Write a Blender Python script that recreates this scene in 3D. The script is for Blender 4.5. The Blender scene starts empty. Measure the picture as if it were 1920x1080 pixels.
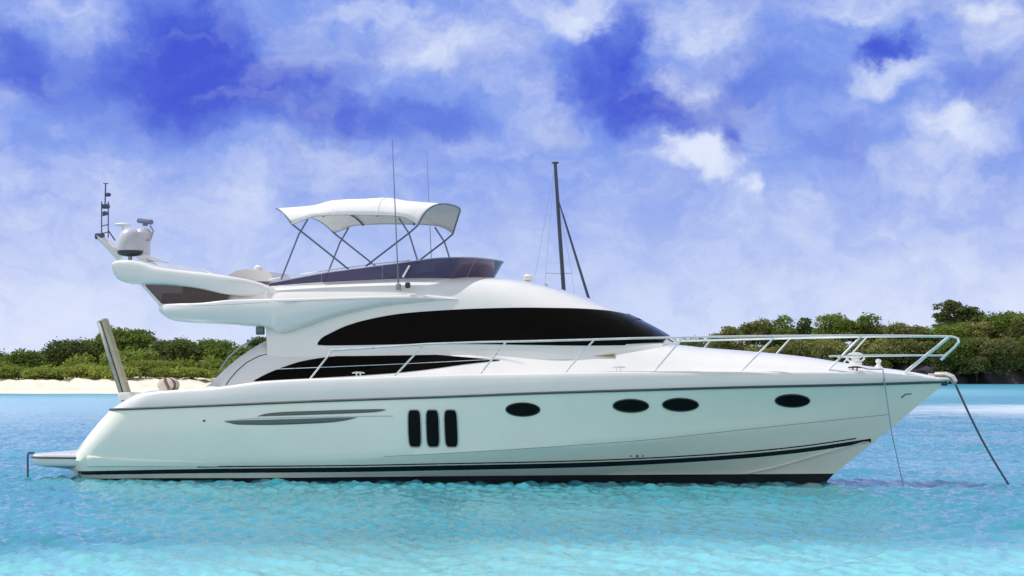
import bpy, math, random
import numpy as np
from mathutils import Vector

random.seed(7)
rng = np.random.default_rng(7)
scene = bpy.context.scene
COL = scene.collection
R = math.radians

# ------------------------------------------------------------------ camera
CAM_H = 2.13          # eye height above the water
F_PX = 3840.0         # focal length for a 1920 px wide frame
HOR = 705.0           # horizon row
cam_d = bpy.data.cameras.new("camera")
cam_d.sensor_width = 36.0
cam_d.lens = 36.0 * F_PX / 1920.0
cam_d.shift_y = (HOR - 540.0) / 1920.0
cam_d.clip_end = 20000
cam = bpy.data.objects.new("camera", cam_d)
cam.location = (0, 0, CAM_H)
cam.rotation_euler = (R(90), 0, 0)
COL.objects.link(cam)
scene.camera = cam

# ------------------------------------------------------------------ light
SUN = Vector((-0.50, 0.17, 0.85)).normalized()
sun_d = bpy.data.lights.new("sun", 'SUN')
sun_d.energy = 3.9
sun_d.angle = R(0.5)
sun_d.color = (1.0, 0.965, 0.91)
sun = bpy.data.objects.new("sun", sun_d)
sun.rotation_euler = (-SUN).to_track_quat('-Z', 'Y').to_euler()
sun.location = (-60, 30, 90)
COL.objects.link(sun)
vs = scene.view_settings
vs.view_transform = 'Standard'
vs.look = 'None'
vs.exposure = 0.0
vs.gamma = 1.0
vs.use_curve_mapping = False
scene.cycles.max_bounces = 8
scene.cycles.transparent_max_bounces = 12
scene.cycles.use_denoising = True
scene.cycles.sample_clamp_direct = 5.0
scene.cycles.sample_clamp_indirect = 4.0


# ------------------------------------------------------------------ node helper
class NT:
    def __init__(self, tree):
        self.t = tree
        self.n = tree.nodes
        self.l = tree.links

    def node(self, typ, **kw):
        nd = self.n.new(typ)
        for k, v in kw.items():
            setattr(nd, k, v)
        return nd

    def put(self, sock, v):
        if isinstance(v, bpy.types.NodeSocket):
            self.l.new(v, sock)
        elif v is not None:
            sock.default_value = v

    def math(self, op, a, b=None, c=None, clamp=False):
        nd = self.node('ShaderNodeMath', operation=op, use_clamp=clamp)
        for i, v in enumerate((a, b, c)):
            if v is not None:
                self.put(nd.inputs[i], v)
        return nd.outputs[0]

    def vmath(self, op, a, b=None):
        nd = self.node('ShaderNodeVectorMath', operation=op)
        self.put(nd.inputs[0], a)
        if b is not None:
            self.put(nd.inputs[1], b)
        return nd.outputs['Value'] if op == 'LENGTH' else nd.outputs['Vector']

    def noise(self, vec, scale, detail=6, rough=0.55, dist=0.0):
        nd = self.node('ShaderNodeTexNoise')
        self.put(nd.inputs['Vector'], vec)
        nd.inputs['Scale'].default_value = scale
        nd.inputs['Detail'].default_value = detail
        nd.inputs['Roughness'].default_value = rough
        nd.inputs['Distortion'].default_value = dist
        return nd.outputs

    def ramp(self, v, lo, hi, a=0.0, b=1.0, smooth=True):
        nd = self.node('ShaderNodeMapRange')
        nd.interpolation_type = 'SMOOTHSTEP' if smooth else 'LINEAR'
        self.put(nd.inputs['Value'], v)
        for k, x in zip(('From Min', 'From Max', 'To Min', 'To Max'), (lo, hi, a, b)):
            nd.inputs[k].default_value = x
        return nd.outputs['Result']

    def mix(self, f, a, b, blend='MIX'):
        nd = self.node('ShaderNodeMix', data_type='RGBA', blend_type=blend)
        self.put(nd.inputs[0], f)
        for i, v in ((6, a), (7, b)):
            if isinstance(v, (tuple, list)):
                v = tuple(v) + (1.0,) if len(v) == 3 else tuple(v)
            self.put(nd.inputs[i], v)
        return nd.outputs[2]


# ------------------------------------------------------------------ sky
def px_dir(px, py):
    az = math.atan((px - 960) / F_PX)
    el = math.atan((HOR - py) / F_PX * math.cos(az))
    return az, el


def build_world():
    w = bpy.data.worlds.new("World")
    scene.world = w
    w.use_nodes = True
    w.node_tree.nodes.clear()
    g = NT(w.node_tree)
    sky = g.node('ShaderNodeTexSky', sky_type='NISHITA', sun_disc=False)
    sky.sun_elevation = math.asin(SUN.z)
    sky.sun_rotation = math.atan2(SUN.x, SUN.y)
    sky.air_density = 1.0
    sky.dust_density = 0.3
    sky.ozone_density = 2.0
    tc = g.node('ShaderNodeTexCoord')
    sep = g.node('ShaderNodeSeparateXYZ')
    g.l.new(tc.outputs['Generated'], sep.inputs[0])
    az = g.math('ARCTAN2', sep.outputs[0], sep.outputs[1])
    el = g.math('ARCSINE', sep.outputs[2])
    comb = g.node('ShaderNodeCombineXYZ')
    g.put(comb.inputs[0], az)
    g.put(comb.inputs[1], el)
    P = comb.outputs[0]
    # ragged edges: warp the direction before anything reads it
    wa = g.noise(P, 26.0, 6, 0.6)
    wb = g.vmath('SUBTRACT', wa['Color'], (0.5, 0.5, 0.5))
    warp = g.vmath('MULTIPLY', wb, (0.060, 0.045, 0.0))
    PW = g.vmath('ADD', P, warp)

    def blobs(lst):
        acc = None
        for (px, py, rx, ry, s) in lst:
            a, e = px_dir(px, py)
            d = g.vmath('SUBTRACT', PW, (a, e, 0))
            d = g.vmath('MULTIPLY', d, (F_PX / rx, F_PX / ry, 0))
            ln = g.vmath('LENGTH', d)
            v = g.ramp(ln, 0.15, 1.0, s, 0.0)
            acc = v if acc is None else g.math('ADD', acc, v)
        return acc

    blue = blobs([(350, 120, 230, 175, 1.05), (540, 180, 230, 110, .75), (330, 20, 150, 90, .35), (120, 150, 180, 120, .55),
                  (1130, 150, 170, 130, 1.0), (1180, 60, 90, 90, .6), (1260, 215, 150, 80, .65),
                  (1660, 95, 95, 55, 1.1), (1360, 265, 52, 75, .75), (1430, 150, 230, 95, .6), (1840, 160, 150, 90, .45),
                  (20, 90, 100, 120, .45), (790, 215, 230, 75, .65), (1560, 270, 170, 80, .4), (1900, 260, 70, 90, .3),
                  (700, 90, 90, 70, .2), (300, 240, 200, 60, .3)])
    white = blobs([(810, 80, 110, 70, .75), (700, 20, 130, 60, .5), (1080, 25, 120, 70, .9), (1275, 165, 65, 50, .7),
                   (1310, 275, 90, 60, 1.0), (1345, 320, 80, 50, .8), (1415, 362, 40, 40, .8), (1660, 150, 110, 50, .7),
                   (1800, 235, 130, 70, .9), (1760, 320, 170, 90, .35), (1850, 15, 70, 40, .8), (1900, 70, 120, 70, .4),
                   (1320, 50, 150, 80, .45), (1610, 10, 130, 40, .5), (120, 30, 150, 60, .35), (460, 350, 120, 90, .5),
                   (130, 340, 200, 90, .35), (600, 310, 170, 60, .35), (930, 60, 90, 90, .35), (990, 210, 120, 90, .25),
                   (1500, 400, 260, 80, .25), (300, 400, 160, 60, .35), (60, 430, 160, 60, .3), (880, 250, 90, 50, .2)])
    n1 = g.noise(g.vmath('MULTIPLY', P, (1.0, 1.45, 1.0)), 17.0, 9, 0.6)['Fac']
    n2 = g.noise(g.vmath('MULTIPLY', PW, (1.0, 1.3, 1.0)), 33.0, 9, 0.62)['Fac']
    n3 = g.noise(g.vmath('MULTIPLY', PW, (0.8, 1.5, 1.0)), 75.0, 7, 0.6)['Fac']
    b = g.math('MULTIPLY_ADD', g.math('SUBTRACT', n1, 0.5), 1.1, blue)
    b = g.math('MULTIPLY_ADD', g.math('SUBTRACT', n2, 0.5), 0.75, b)
    B = g.ramp(b, 0.0, 1.25)
    wv = g.math('MULTIPLY_ADD', g.math('SUBTRACT', n2, 0.5), 1.35, white)
    wv = g.math('MULTIPLY_ADD', g.math('SUBTRACT', n3, 0.5), 0.75, wv)
    wv = g.math('MULTIPLY_ADD', B, -0.6, wv)
    wv = g.math('MULTIPLY_ADD', g.math('SUBTRACT', n1, 0.48), 1.1, wv)
    W = g.ramp(wv, -0.35, 1.3)
    S = 10.0   # colours below are divided by the background strength (0.1)
    deep = g.mix(0.93, sky.outputs[0], (0.040 * S, 0.074 * S, 0.66 * S))
    mid = g.mix(0.90, sky.outputs[0], (0.175 * S, 0.295 * S, 0.85 * S))
    col = g.mix(B, mid, deep)
    n4 = g.noise(g.vmath('MULTIPLY', PW, (1.0, 1.6, 1.0)), 15.0, 8, 0.58)['Fac']
    shade = g.math('MULTIPLY', g.ramp(n4, 0.47, 0.72, 0.0, 0.75), g.ramp(el, 0.05, 0.11))
    col = g.mix(shade, col, (0.33 * S, 0.41 * S, 0.77 * S))
    col = g.mix(W, col, (0.74 * S, 0.81 * S, 0.98 * S))
    hz = g.ramp(el, 0.022, 0.125, 1.0, 0.0)
    hz = g.math('MULTIPLY', hz, 0.98)
    hz = g.math('MULTIPLY', hz, g.ramp(g.math('ADD', n2, g.math('MULTIPLY', el, -4.0)), 0.0, 0.5, 0.62, 1.0))
    pale = g.mix(g.ramp(g.math('ABSOLUTE', az), 0.02, 0.3), (0.62 * S, 0.71 * S, 0.95 * S), (0.75 * S, 0.81 * S, 0.99 * S))
    col = g.mix(hz, col, pale)
    # unseen bright cloud added round the rest of the horizon to fill the hull
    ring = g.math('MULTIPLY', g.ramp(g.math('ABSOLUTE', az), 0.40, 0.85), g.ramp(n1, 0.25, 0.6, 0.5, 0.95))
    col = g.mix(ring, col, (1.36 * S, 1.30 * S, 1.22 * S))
    # high overhead: plain clear sky with scattered cloud
    hi = g.ramp(el, 0.25, 0.6)
    top = g.mix(g.ramp(n1, 0.35, 0.65, 0.15, 0.8), sky.outputs[0], (0.75 * S, 0.80 * S, 0.92 * S))
    col = g.mix(hi, col, top)
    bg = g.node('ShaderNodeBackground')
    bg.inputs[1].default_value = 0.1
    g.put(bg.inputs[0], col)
    out = g.node('ShaderNodeOutputWorld')
    g.l.new(bg.outputs[0], out.inputs[0])


build_world()

# ------------------------------------------------------------------ materials
MATS = {}


def mat(name, color, rough=0.4, metal=0.0, coat=0.0, alpha=1.0, spec=0.5, vary=0.06, vscale=3.0, bump=0.0, bscale=20.0, trans=0.0):
    if name in MATS:
        return MATS[name]
    m = bpy.data.materials.new(name)
    m.use_nodes = True
    m.node_tree.nodes.clear()
    g = NT(m.node_tree)
    p = g.node('ShaderNodeBsdfPrincipled')
    tc = g.node('ShaderNodeTexCoord')
    n = g.noise(tc.outputs['Object'], vscale, 5, 0.6)['Fac']
    k = g.ramp(n, 0.3, 0.7, 1 - vary, 1 + vary * 0.5)
    c = g.mix(1.0, tuple(color), (1, 1, 1), 'MULTIPLY')
    mul = g.node('ShaderNodeVectorMath', operation='SCALE')
    g.put(mul.inputs[0], c)
    g.put(mul.inputs['Scale'], k)
    g.put(p.inputs['Base Color'], mul.outputs[0])
    g.put(p.inputs['Roughness'], g.ramp(n, 0.3, 0.7, rough * 0.85, min(1, rough * 1.2)))
    p.inputs['Metallic'].default_value = metal
    p.inputs['Specular IOR Level'].default_value = spec
    p.inputs['Coat Weight'].default_value = coat
    p.inputs['Coat Roughness'].default_value = 0.05
    p.inputs['Alpha'].default_value = alpha
    if bump:
        bn = g.node('ShaderNodeBump')
        bn.inputs['Strength'].default_value = bump
        bn.inputs['Distance'].default_value = 0.02
        g.put(bn.inputs['Height'], g.noise(tc.outputs['Object'], bscale, 5, 0.6)['Fac'])
        g.put(p.inputs['Normal'], bn.outputs[0])
    out = g.node('ShaderNodeOutputMaterial')
    surf = p.outputs[0]
    if trans:
        tr = g.node('ShaderNodeBsdfTranslucent')
        g.put(tr.inputs[0], mul.outputs[0])
        mx = g.node('ShaderNodeMixShader')
        mx.inputs[0].default_value = trans
        g.l.new(surf, mx.inputs[1])
        g.l.new(tr.outputs[0], mx.inputs[2])
        surf = mx.outputs[0]
    g.l.new(surf, out.inputs[0])
    MATS[name] = m
    return m


GEL = mat('white_gelcoat', (0.74, 0.73, 0.715), 0.22, coat=0.35, vary=0.03, vscale=1.2)
HULLM = mat('hull_gelcoat', (0.84, 0.85, 0.76), 0.2, coat=0.3, vary=0.03, vscale=0.9)
NONSKID = mat('deck_nonskid', (0.78, 0.77, 0.74), 0.6, vary=0.05)
BLACK = mat('antifouling_black', (0.012, 0.014, 0.016), 0.4, vary=0.3, vscale=2.0)
STRIPE = mat('stripe_black', (0.010, 0.012, 0.014), 0.25, vary=0.1)
RUBM = mat('rub_rail_grey', (0.055, 0.075, 0.075), 0.4)
GLASS = mat('tinted_glass', (0.005, 0.0045, 0.004), 0.05, spec=0.08, vary=0.1)
for n_ in GLASS.node_tree.nodes:
    if n_.type == 'BSDF_PRINCIPLED':
        n_.inputs['IOR'].default_value = 1.22
PORT = mat('porthole_glass', (0.006, 0.006, 0.006), 0.12, spec=0.1)
STEEL = mat('polished_steel', (0.80, 0.80, 0.79), 0.3, metal=0.55)
TUBE = mat('bimini_tube', (0.16, 0.18, 0.24), 0.35, metal=0.6)
DARK = mat('dark_plastic', (0.03, 0.03, 0.04), 0.5)
GREY = mat('grey_plastic', (0.30, 0.30, 0.33), 0.5)
CANVAS = mat('white_canvas', (0.82, 0.81, 0.80), 0.85, vary=0.05, vscale=5, bump=0.15, bscale=9, trans=0.10)
CLEARVINYL = mat('grey_mesh_cloth', (0.45, 0.43, 0.46), 0.7, alpha=0.8, trans=0.3)
PURPLE = mat('purple_acrylic', (0.085, 0.05, 0.12), 0.08, alpha=0.82, spec=0.5)
SEAT = mat('white_vinyl', (0.72, 0.70, 0.68), 0.55)
BROWN = mat('brown_cushion', (0.13, 0.065, 0.05), 0.6, vary=0.3)
TEAK = mat('teak', (0.30, 0.20, 0.11), 0.6, vary=0.25, vscale=12)
CREAM = mat('cream_cushion', (0.74, 0.66, 0.56), 0.7, vary=0.1)
TAN = mat('tan_board', (0.50, 0.44, 0.31), 0.6, vary=0.15, vscale=8)
BOARDG = mat('grey_board', (0.34, 0.35, 0.34), 0.5, vary=0.15, vscale=8)
ROPE = mat('blue_grey_rope', (0.10, 0.12, 0.16), 0.8, vary=0.2, vscale=30)
VENTG = mat('vent_grey', (0.10, 0.13, 0.12), 0.35, metal=0.4)
GOLD = mat('brass_plate', (0.30, 0.23, 0.08), 0.4, metal=0.5)
MASTM = mat('mast_blue_grey', (0.05, 0.06, 0.10), 0.4, metal=0.3)
SHIELD = mat('anchor_steel', (0.66, 0.58, 0.52), 0.35, metal=0.5)
NAVY = mat('navy_cloth', (0.05, 0.06, 0.15), 0.8)


# ------------------------------------------------------------------ mesh helper
class MB:
    def __init__(self):
        self.v = []
        self.f = []
        self.m = []

    def grid(self, G, closed_v=False, closed_u=False, flip=False, mi=0):
        nu, nv = len(G), len(G[0])
        o = len(self.v)
        for row in G:
            for p in row:
                self.v.append(tuple(float(c) for c in p))
        for i in range(nu if closed_u else nu - 1):
            for j in range(nv if closed_v else nv - 1):
                a = o + i * nv + j
                b = o + ((i + 1) % nu) * nv + j
                c = o + ((i + 1) % nu) * nv + (j + 1) % nv
                d = o + i * nv + (j + 1) % nv
                self.f.append((a, d, c, b) if flip else (a, b, c, d))
                self.m.append(mi(i, j) if callable(mi) else mi)
        return self

    def ngon(self, pts, flip=False, mi=0):
        o = len(self.v)
        self.v += [tuple(float(c) for c in p) for p in pts]
        idx = list(range(o, o + len(pts)))
        self.f.append(tuple(reversed(idx)) if flip else tuple(idx))
        self.m.append(mi)
        return self

    def tube(self, pts, r, n=8, cap=True, mi=0):
        pts = [Vector(p) for p in pts]
        rs = r if isinstance(r, (list, tuple)) else [r] * len(pts)
        G = []
        prev = None
        for i, p in enumerate(pts):
            t = (pts[min(i + 1, len(pts) - 1)] - pts[max(i - 1, 0)]).normalized()
            up = Vector((0, 0, 1)) if abs(t.z) < 0.9 else Vector((0, 1, 0))
            if prev is not None:
                up = prev
            s = t.cross(up).normalized()
            u = s.cross(t).normalized()
            prev = u
            G.append([p + (s * math.cos(a) + u * math.sin(a)) * rs[i] for a in [2 * math.pi * k / n for k in range(n)]])
        self.grid(G, closed_v=True, mi=mi)
        if cap:
            self.ngon(G[0], mi=mi)
            self.ngon(G[-1], flip=True, mi=mi)
        return self

    def box(self, c, s, rot=None, bev=0.0, mi=0):
        c = Vector(c)
        h = [x / 2 for x in s]
        b = min(bev, min(h) * 0.9)
        # rounded box as a stack of rounded-rectangle rings
        def ring(ix, iy, r):
            out = []
            for (sx, sy, a0) in ((1, 1, 0), (-1, 1, 90), (-1, -1, 180), (1, -1, 270)):
                for k in range(4):
                    a = R(a0 + 30 * k)
                    out.append((sx * (ix - r) + r * math.cos(a), sy * (iy - r) + r * math.sin(a)))
            return out
        G = []
        if b > 0:
            lv = [(-h[2], b), (-h[2] + b * 0.3, b * 0.3), (-h[2] + b, 0), (h[2] - b, 0), (h[2] - b * 0.3, b * 0.3), (h[2], b)]
            for z, ins in lv:
                G.append([(x, y, z) for x, y in ring(h[0] - ins, h[1] - ins, max(b - ins, b * 0.25))])
        else:
            for z in (-h[2], h[2]):
                G.append([(h[0], h[1], z), (-h[0], h[1], z), (-h[0], -h[1], z), (h[0], -h[1], z)])
        M = rot.to_matrix() if rot is not None else None
        G = [[(M @ Vector(p) if M else Vector(p)) + c for p in row] for row in G]
        self.grid(G, closed_v=True, flip=True, mi=mi)
        self.ngon(G[0], flip=True, mi=mi)
        self.ngon(G[-1], mi=mi)
        return self

    def lathe(self, c, prof, n=24, mi=0):
        c = Vector(c)
        G = [[c + Vector((r * math.cos(2 * math.pi * k / n), r * math.sin(2 * math.pi * k / n), z)) for k in range(n)] for r, z in prof]
        self.grid(G, closed_v=True, flip=True, mi=mi)
        self.ngon(G[0], flip=True, mi=mi)
        self.ngon(G[-1], mi=mi)
        return self

    def build(self, name, mats, parent=None, smooth=True, sharp=35):
        me = bpy.data.meshes.new(name)
        me.from_pydata(self.v, [], self.f)
        if not isinstance(mats, (list, tuple)):
            mats = [mats]
        for m in mats:
            me.materials.append(m)
        if len(mats) > 1:
            me.polygons.foreach_set('material_index', self.m)
        if smooth:
            me.polygons.foreach_set('use_smooth', [True] * len(me.polygons))
            me.set_sharp_from_angle(angle=R(sharp))
        me.update()
        o = bpy.data.objects.new(name, me)
        COL.objects.link(o)
        if parent:
            o.parent = parent
        return o


def tag(o, label=None, cat=None, group=None, kind=None):
    for k, v in (('label', label), ('category', cat), ('group', group), ('kind', kind)):
        if v:
            o[k] = v
    return o


def empty(name, loc, rz=0.0):
    o = bpy.data.objects.new(name, None)
    o.location = loc
    o.rotation_euler = (0, 0, rz)
    COL.objects.link(o)
    return o


def weld(o):
    import bmesh
    bm = bmesh.new()
    bm.from_mesh(o.data)
    bmesh.ops.remove_doubles(bm, verts=bm.verts, dist=0.0008)
    bmesh.ops.recalc_face_normals(bm, faces=bm.faces)
    bm.to_mesh(o.data)
    bm.free()
    o.data.polygons.foreach_set('use_smooth', [True] * len(o.data.polygons))
    return o


def pchip(xs, ys):
    xs = np.asarray(xs, float)
    ys = np.asarray(ys, float)
    o = np.argsort(xs)
    xs, ys = xs[o], ys[o]
    h = np.diff(xs)
    d = np.diff(ys) / h
    m = np.zeros_like(ys)
    m[0], m[-1] = d[0], d[-1]
    for i in range(1, len(xs) - 1):
        if d[i - 1] * d[i] > 0:
            w1, w2 = 2 * h[i] + h[i - 1], h[i] + 2 * h[i - 1]
            m[i] = (w1 + w2) / (w1 / d[i - 1] + w2 / d[i])

    def f(x):
        x = np.clip(np.asarray(x, float), xs[0], xs[-1])
        i = np.clip(np.searchsorted(xs, x) - 1, 0, len(h) - 1)
        t = (x - xs[i]) / h[i]
        return (ys[i] * (1 + 2 * t) * (1 - t) ** 2 + h[i] * m[i] * t * (1 - t) ** 2
                + ys[i + 1] * t * t * (3 - 2 * t) + h[i] * m[i + 1] * t * t * (t - 1))
    return f


def wpoint(px, py, depth):
    return Vector(((px - 960) / F_PX * depth, depth, CAM_H - (py - HOR) / F_PX * depth))


# ------------------------------------------------------------------ water
def build_water():
    # rows get coarser with distance; columns fan out so the sheet reaches the horizon
    rows = [3.0]
    while rows[-1] < 7000:
        t = rows[-1]
        rows.append(t * (1.0030 if 17 < t < 150 else 1.05))
    rows = np.array(rows)
    fine = np.linspace(-0.34, 0.34, 840)
    side = 0.34 * np.power(1.13, np.arange(1, 22))
    tan = np.concatenate([-side[::-1], fine, side])
    T, A = np.meshgrid(rows, tan, indexing='ij')
    X, Y = A * T, T.copy()
    Z = np.zeros_like(X)
    dx = np.gradient(tan)[None, :] * T
    dy = np.gradient(rows)[:, None] * np.ones_like(A)
    r2 = np.random.default_rng(11)
    for k in range(130):
        if k < 118:      # short choppy wavelets
            lx, ly = math.exp(r2.uniform(math.log(0.17), math.log(1.3))), math.exp(r2.uniform(math.log(0.42), math.log(2.4)))
            st = 0.044
        else:           # a little low swell underneath
            lx, ly = r2.uniform(1.5, 5.0), r2.uniform(2.0, 4.0)
            st = 0.012
        kx, ky = 2 * math.pi / lx * r2.choice([-1, 1]), 2 * math.pi / ly
        amp = st / math.hypot(kx, ky) * r2.uniform(0.6, 1.3)
        ph = r2.uniform(0, 6.28)
        fade = np.clip((lx / dx - 2.5) / 3.0, 0, 1) * np.clip((ly / dy - 2.5) / 3.0, 0, 1)
        a = kx * X + ky * Y + ph + 0.9 * np.sin(0.11 * X * (1 + k % 5) + 0.17 * Y * (1 + k % 3) + k)
        Z += amp * fade * (np.sin(a) + 0.25 * np.sin(2 * a + 1.2))
    gust = 0.8 + 0.35 * np.sin(0.21 * X + 0.05 * Y) * np.sin(0.16 * Y + 0.3) + 0.15 * np.sin(0.6 * X + 0.5 * Y)
    Z *= np.clip(gust, 0.45, 1.3) * 1.0
    nu, nv = X.shape
    co = np.stack([X, Y, Z], -1).reshape(-1, 3)
    idx = np.arange(nu * nv).reshape(nu, nv)
    q = np.stack([idx[:-1, :-1], idx[:-1, 1:], idx[1:, 1:], idx[1:, :-1]], -1).reshape(-1, 4)
    me = bpy.data.meshes.new('water')
    me.vertices.add(len(co))
    me.vertices.foreach_set('co', co.ravel())
    me.loops.add(q.size)
    me.loops.foreach_set('vertex_index', q.ravel().astype(np.int32))
    me.polygons.add(len(q))
    me.polygons.foreach_set('loop_start', np.arange(0, q.size, 4, dtype=np.int32))
    me.polygons.foreach_set('loop_total', np.full(len(q), 4, dtype=np.int32))
    me.polygons.foreach_set('use_smooth', np.ones(len(q), bool))
    me.update(calc_edges=True)
    m = bpy.data.materials.new('lagoon_water')
    m.use_nodes = True
    m.node_tree.nodes.clear()
    g = NT(m.node_tree)
    geo = g.node('ShaderNodeNewGeometry')
    pos = geo.outputs['Position']
    p = g.node('ShaderNodeBsdfPrincipled')
    # pale sand and darker weed seen through the water, plus painted sky and shade
    st = g.vmath('MULTIPLY', pos, (0.05, 0.12, 0.0))
    n = g.noise(st, 1.0, 4, 0.55)['Fac']
    c = g.mix(g.ramp(n, 0.38, 0.62), (0.024, 0.24, 0.315), (0.046, 0.30, 0.375))

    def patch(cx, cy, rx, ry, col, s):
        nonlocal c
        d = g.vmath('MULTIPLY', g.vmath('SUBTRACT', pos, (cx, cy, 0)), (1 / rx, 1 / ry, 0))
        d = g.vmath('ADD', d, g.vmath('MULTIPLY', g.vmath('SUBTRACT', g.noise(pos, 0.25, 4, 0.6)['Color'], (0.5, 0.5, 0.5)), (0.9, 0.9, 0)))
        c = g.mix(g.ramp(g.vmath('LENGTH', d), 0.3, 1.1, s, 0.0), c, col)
    patch(1.0, 21.5, 14, 5.5, (0.22, 0.60, 0.62), 0.85)
    patch(11.0, 24, 7, 6, (0.24, 0.58, 0.62), 0.6)
    patch(44, 124, 27, 36, (0.80, 0.88, 0.88), 1.0)
    patch(30, 300, 60, 120, (0.22, 0.50, 0.58), 0.7)
    patch(-44, 140, 46, 118, (0.36, 0.60, 0.68), 0.9)  # reflected sky painted pale into the base colour of the left water
    patch(5.5, 38.2, 8, 3.2, (0.015, 0.20, 0.22), 0.45)  # dark green added under the bow: hull shade, and green bounce on the flare
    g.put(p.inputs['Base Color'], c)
    sepp = g.node('ShaderNodeSeparateXYZ')
    g.put(sepp.inputs[0], pos)
    g.put(p.inputs['Roughness'], g.ramp(sepp.outputs[1], 50, 220, 0.05, 0.30))
    p.inputs['IOR'].default_value = 1.33
    p.inputs['Specular IOR Level'].default_value = 0.5
    h1 = g.noise(g.vmath('MULTIPLY', pos, (0.8, 1.5, 1.0)), 3.6, 6, 0.62)['Fac']
    bn = g.node('ShaderNodeBump')
    bn.inputs['Strength'].default_value = 0.25
    bn.inputs['Distance'].default_value = 0.06
    g.put(bn.inputs['Height'], h1)
    h2 = g.noise(g.vmath('MULTIPLY', pos, (0.35, 0.8, 1.0)), 0.9, 5, 0.6)['Fac']
    bn2 = g.node('ShaderNodeBump')
    bn2.inputs['Strength'].default_value = 0.08
    bn2.inputs['Distance'].default_value = 0.25
    g.put(bn2.inputs['Height'], h2)
    g.l.new(bn.outputs[0], bn2.inputs['Normal'])
    g.put(p.inputs['Normal'], bn2.outputs[0])
    out = g.node('ShaderNodeOutputMaterial')
    g.l.new(p.outputs[0], out.inputs[0])
    me.materials.append(m)
    o = bpy.data.objects.new('water', me)
    o['kind'] = 'structure'
    COL.objects.link(o)


build_water()


# ------------------------------------------------------------------ land
def land(name, cols, m, noise_amp=0.15):
    """cols: list of (px, [(depth, z), ...]) cross sections from the water inland."""
    G = []
    pxs = [c[0] for c in cols]
    nprof = len(cols[0][1])
    xs = np.linspace(pxs[0], pxs[-1], 120)
    fd = [pchip(pxs, [c[1][k][0] for c in cols]) for k in range(nprof)]
    fz = [pchip(pxs, [c[1][k][1] for c in cols]) for k in range(nprof)]
    r = np.random.default_rng(5)
    for i, x in enumerate(xs):
        row = []
        ks = np.linspace(0, nprof - 1, nprof * 5)
        for kk in ks:
            k0 = min(int(kk), nprof - 2)
            f = kk - k0
            d = float(fd[k0](x)) * (1 - f) + float(fd[k0 + 1](x)) * f
            z = float(fz[k0](x)) * (1 - f) + float(fz[k0 + 1](x)) * f
            d += noise_amp * 6 * math.sin(x * 0.045 + kk) + noise_amp * 3 * math.sin(x * 0.13 + 2 * kk)
            z += (noise_amp * r.normal(0, 0.6) + noise_amp * math.sin(x * 0.09 + d * 0.5)) * min(1, max(0, z) / 1.0)
            row.append(((x - 960) / F_PX * d, d, z))
        G.append(row)
    o = MB().grid(G, flip=False).build(name, m, sharp=70)
    o['kind'] = 'structure'
    return weld(o)


SAND = mat('beach_sand', (0.74, 0.68, 0.55), 0.9, vary=0.14, vscale=0.35, bump=0.3, bscale=2)
ROCK = mat('dark_rock', (0.028, 0.025, 0.03), 0.9, vary=0.4, vscale=0.5, bump=0.8, bscale=1.2)
SOIL = mat('scrub_soil', (0.07, 0.075, 0.035), 0.95, vary=0.4, vscale=0.4)
land('beach', [(-500, [(236, -0.7), (246, 0.0), (264, 1.75), (300, 2.2), (420, 2.0)]),
               (250, [(238, -0.7), (248, 0.0), (266, 1.75), (302, 2.2), (420, 2.0)]),
               (520, [(250, -0.7), (262, 0.0), (282, 1.75), (320, 2.2), (440, 2.0)]),
               (760, [(420, -0.7), (432, 0.0), (452, 1.4), (480, 2.0), (560, 2.0)]),
               (1000, [(740, -0.7), (760, 0.0), (800, 1.2), (840, 1.6), (900, 1.6)]),
               (1420, [(800, -0.7), (820, 0.0), (850, 1.2), (900, 1.6), (980, 1.6)])], SAND)
land('headland', [(1325, [(547, -0.8), (550, 0.1), (553, 2.4), (566, 4.0), (600, 5.0)]),
                  (1420, [(546, -0.8), (548, 0.1), (550, 3.2), (566, 6.0), (610, 8.0)]),
                  (1700, [(543, -0.8), (545, 0.1), (547, 3.6), (563, 7.0), (620, 10.0)]),
                  (1960, [(540, -0.8), (542, 0.1), (544, 4.0), (560, 8.0), (620, 11.0)]),
                  (2500, [(540, -0.8), (542, 0.1), (544, 4.0), (560, 8.0), (620, 11.0)])], [ROCK], 0.55)


# ------------------------------------------------------------------ plants
def leafmat(name, dark, light, trans=0.35):
    m = bpy.data.materials.new(name)
    m.use_nodes = True
    m.node_tree.nodes.clear()
    g = NT(m.node_tree)
    geo = g.node('ShaderNodeNewGeometry')
    tc = g.node('ShaderNodeTexCoord')
    oi = g.node('ShaderNodeObjectInfo')
    n = g.noise(g.vmath('ADD', tc.outputs['Object'], oi.outputs['Location']), 0.55, 4, 0.6)['Fac']
    f = g.math('ADD', g.math('MULTIPLY', geo.outputs['Random Per Island'], 0.5), g.math('MULTIPLY', g.math('SUBTRACT', n, 0.25), 1.0), clamp=True)
    f = g.math('ADD', f, g.math('MULTIPLY', g.math('SUBTRACT', oi.outputs['Random'], 0.5), 0.4), clamp=True)
    c = g.mix(f, dark, light)
    d = g.node('ShaderNodeBsdfPrincipled')
    d.inputs['Roughness'].default_value = 0.65
    d.inputs['Specular IOR Level'].default_value = 0.25
    g.put(d.inputs['Base Color'], c)
    t = g.node('ShaderNodeBsdfTranslucent')
    g.put(t.inputs[0], c)
    mx = g.node('ShaderNodeMixShader')
    mx.inputs[0].default_value = trans
    g.l.new(d.outputs[0], mx.inputs[1])
    g.l.new(t.outputs[0], mx.inputs[2])
    out = g.node('ShaderNodeOutputMaterial')
    g.l.new(mx.outputs[0], out.inputs[0])
    MATS[name] = m
    return m


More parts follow.
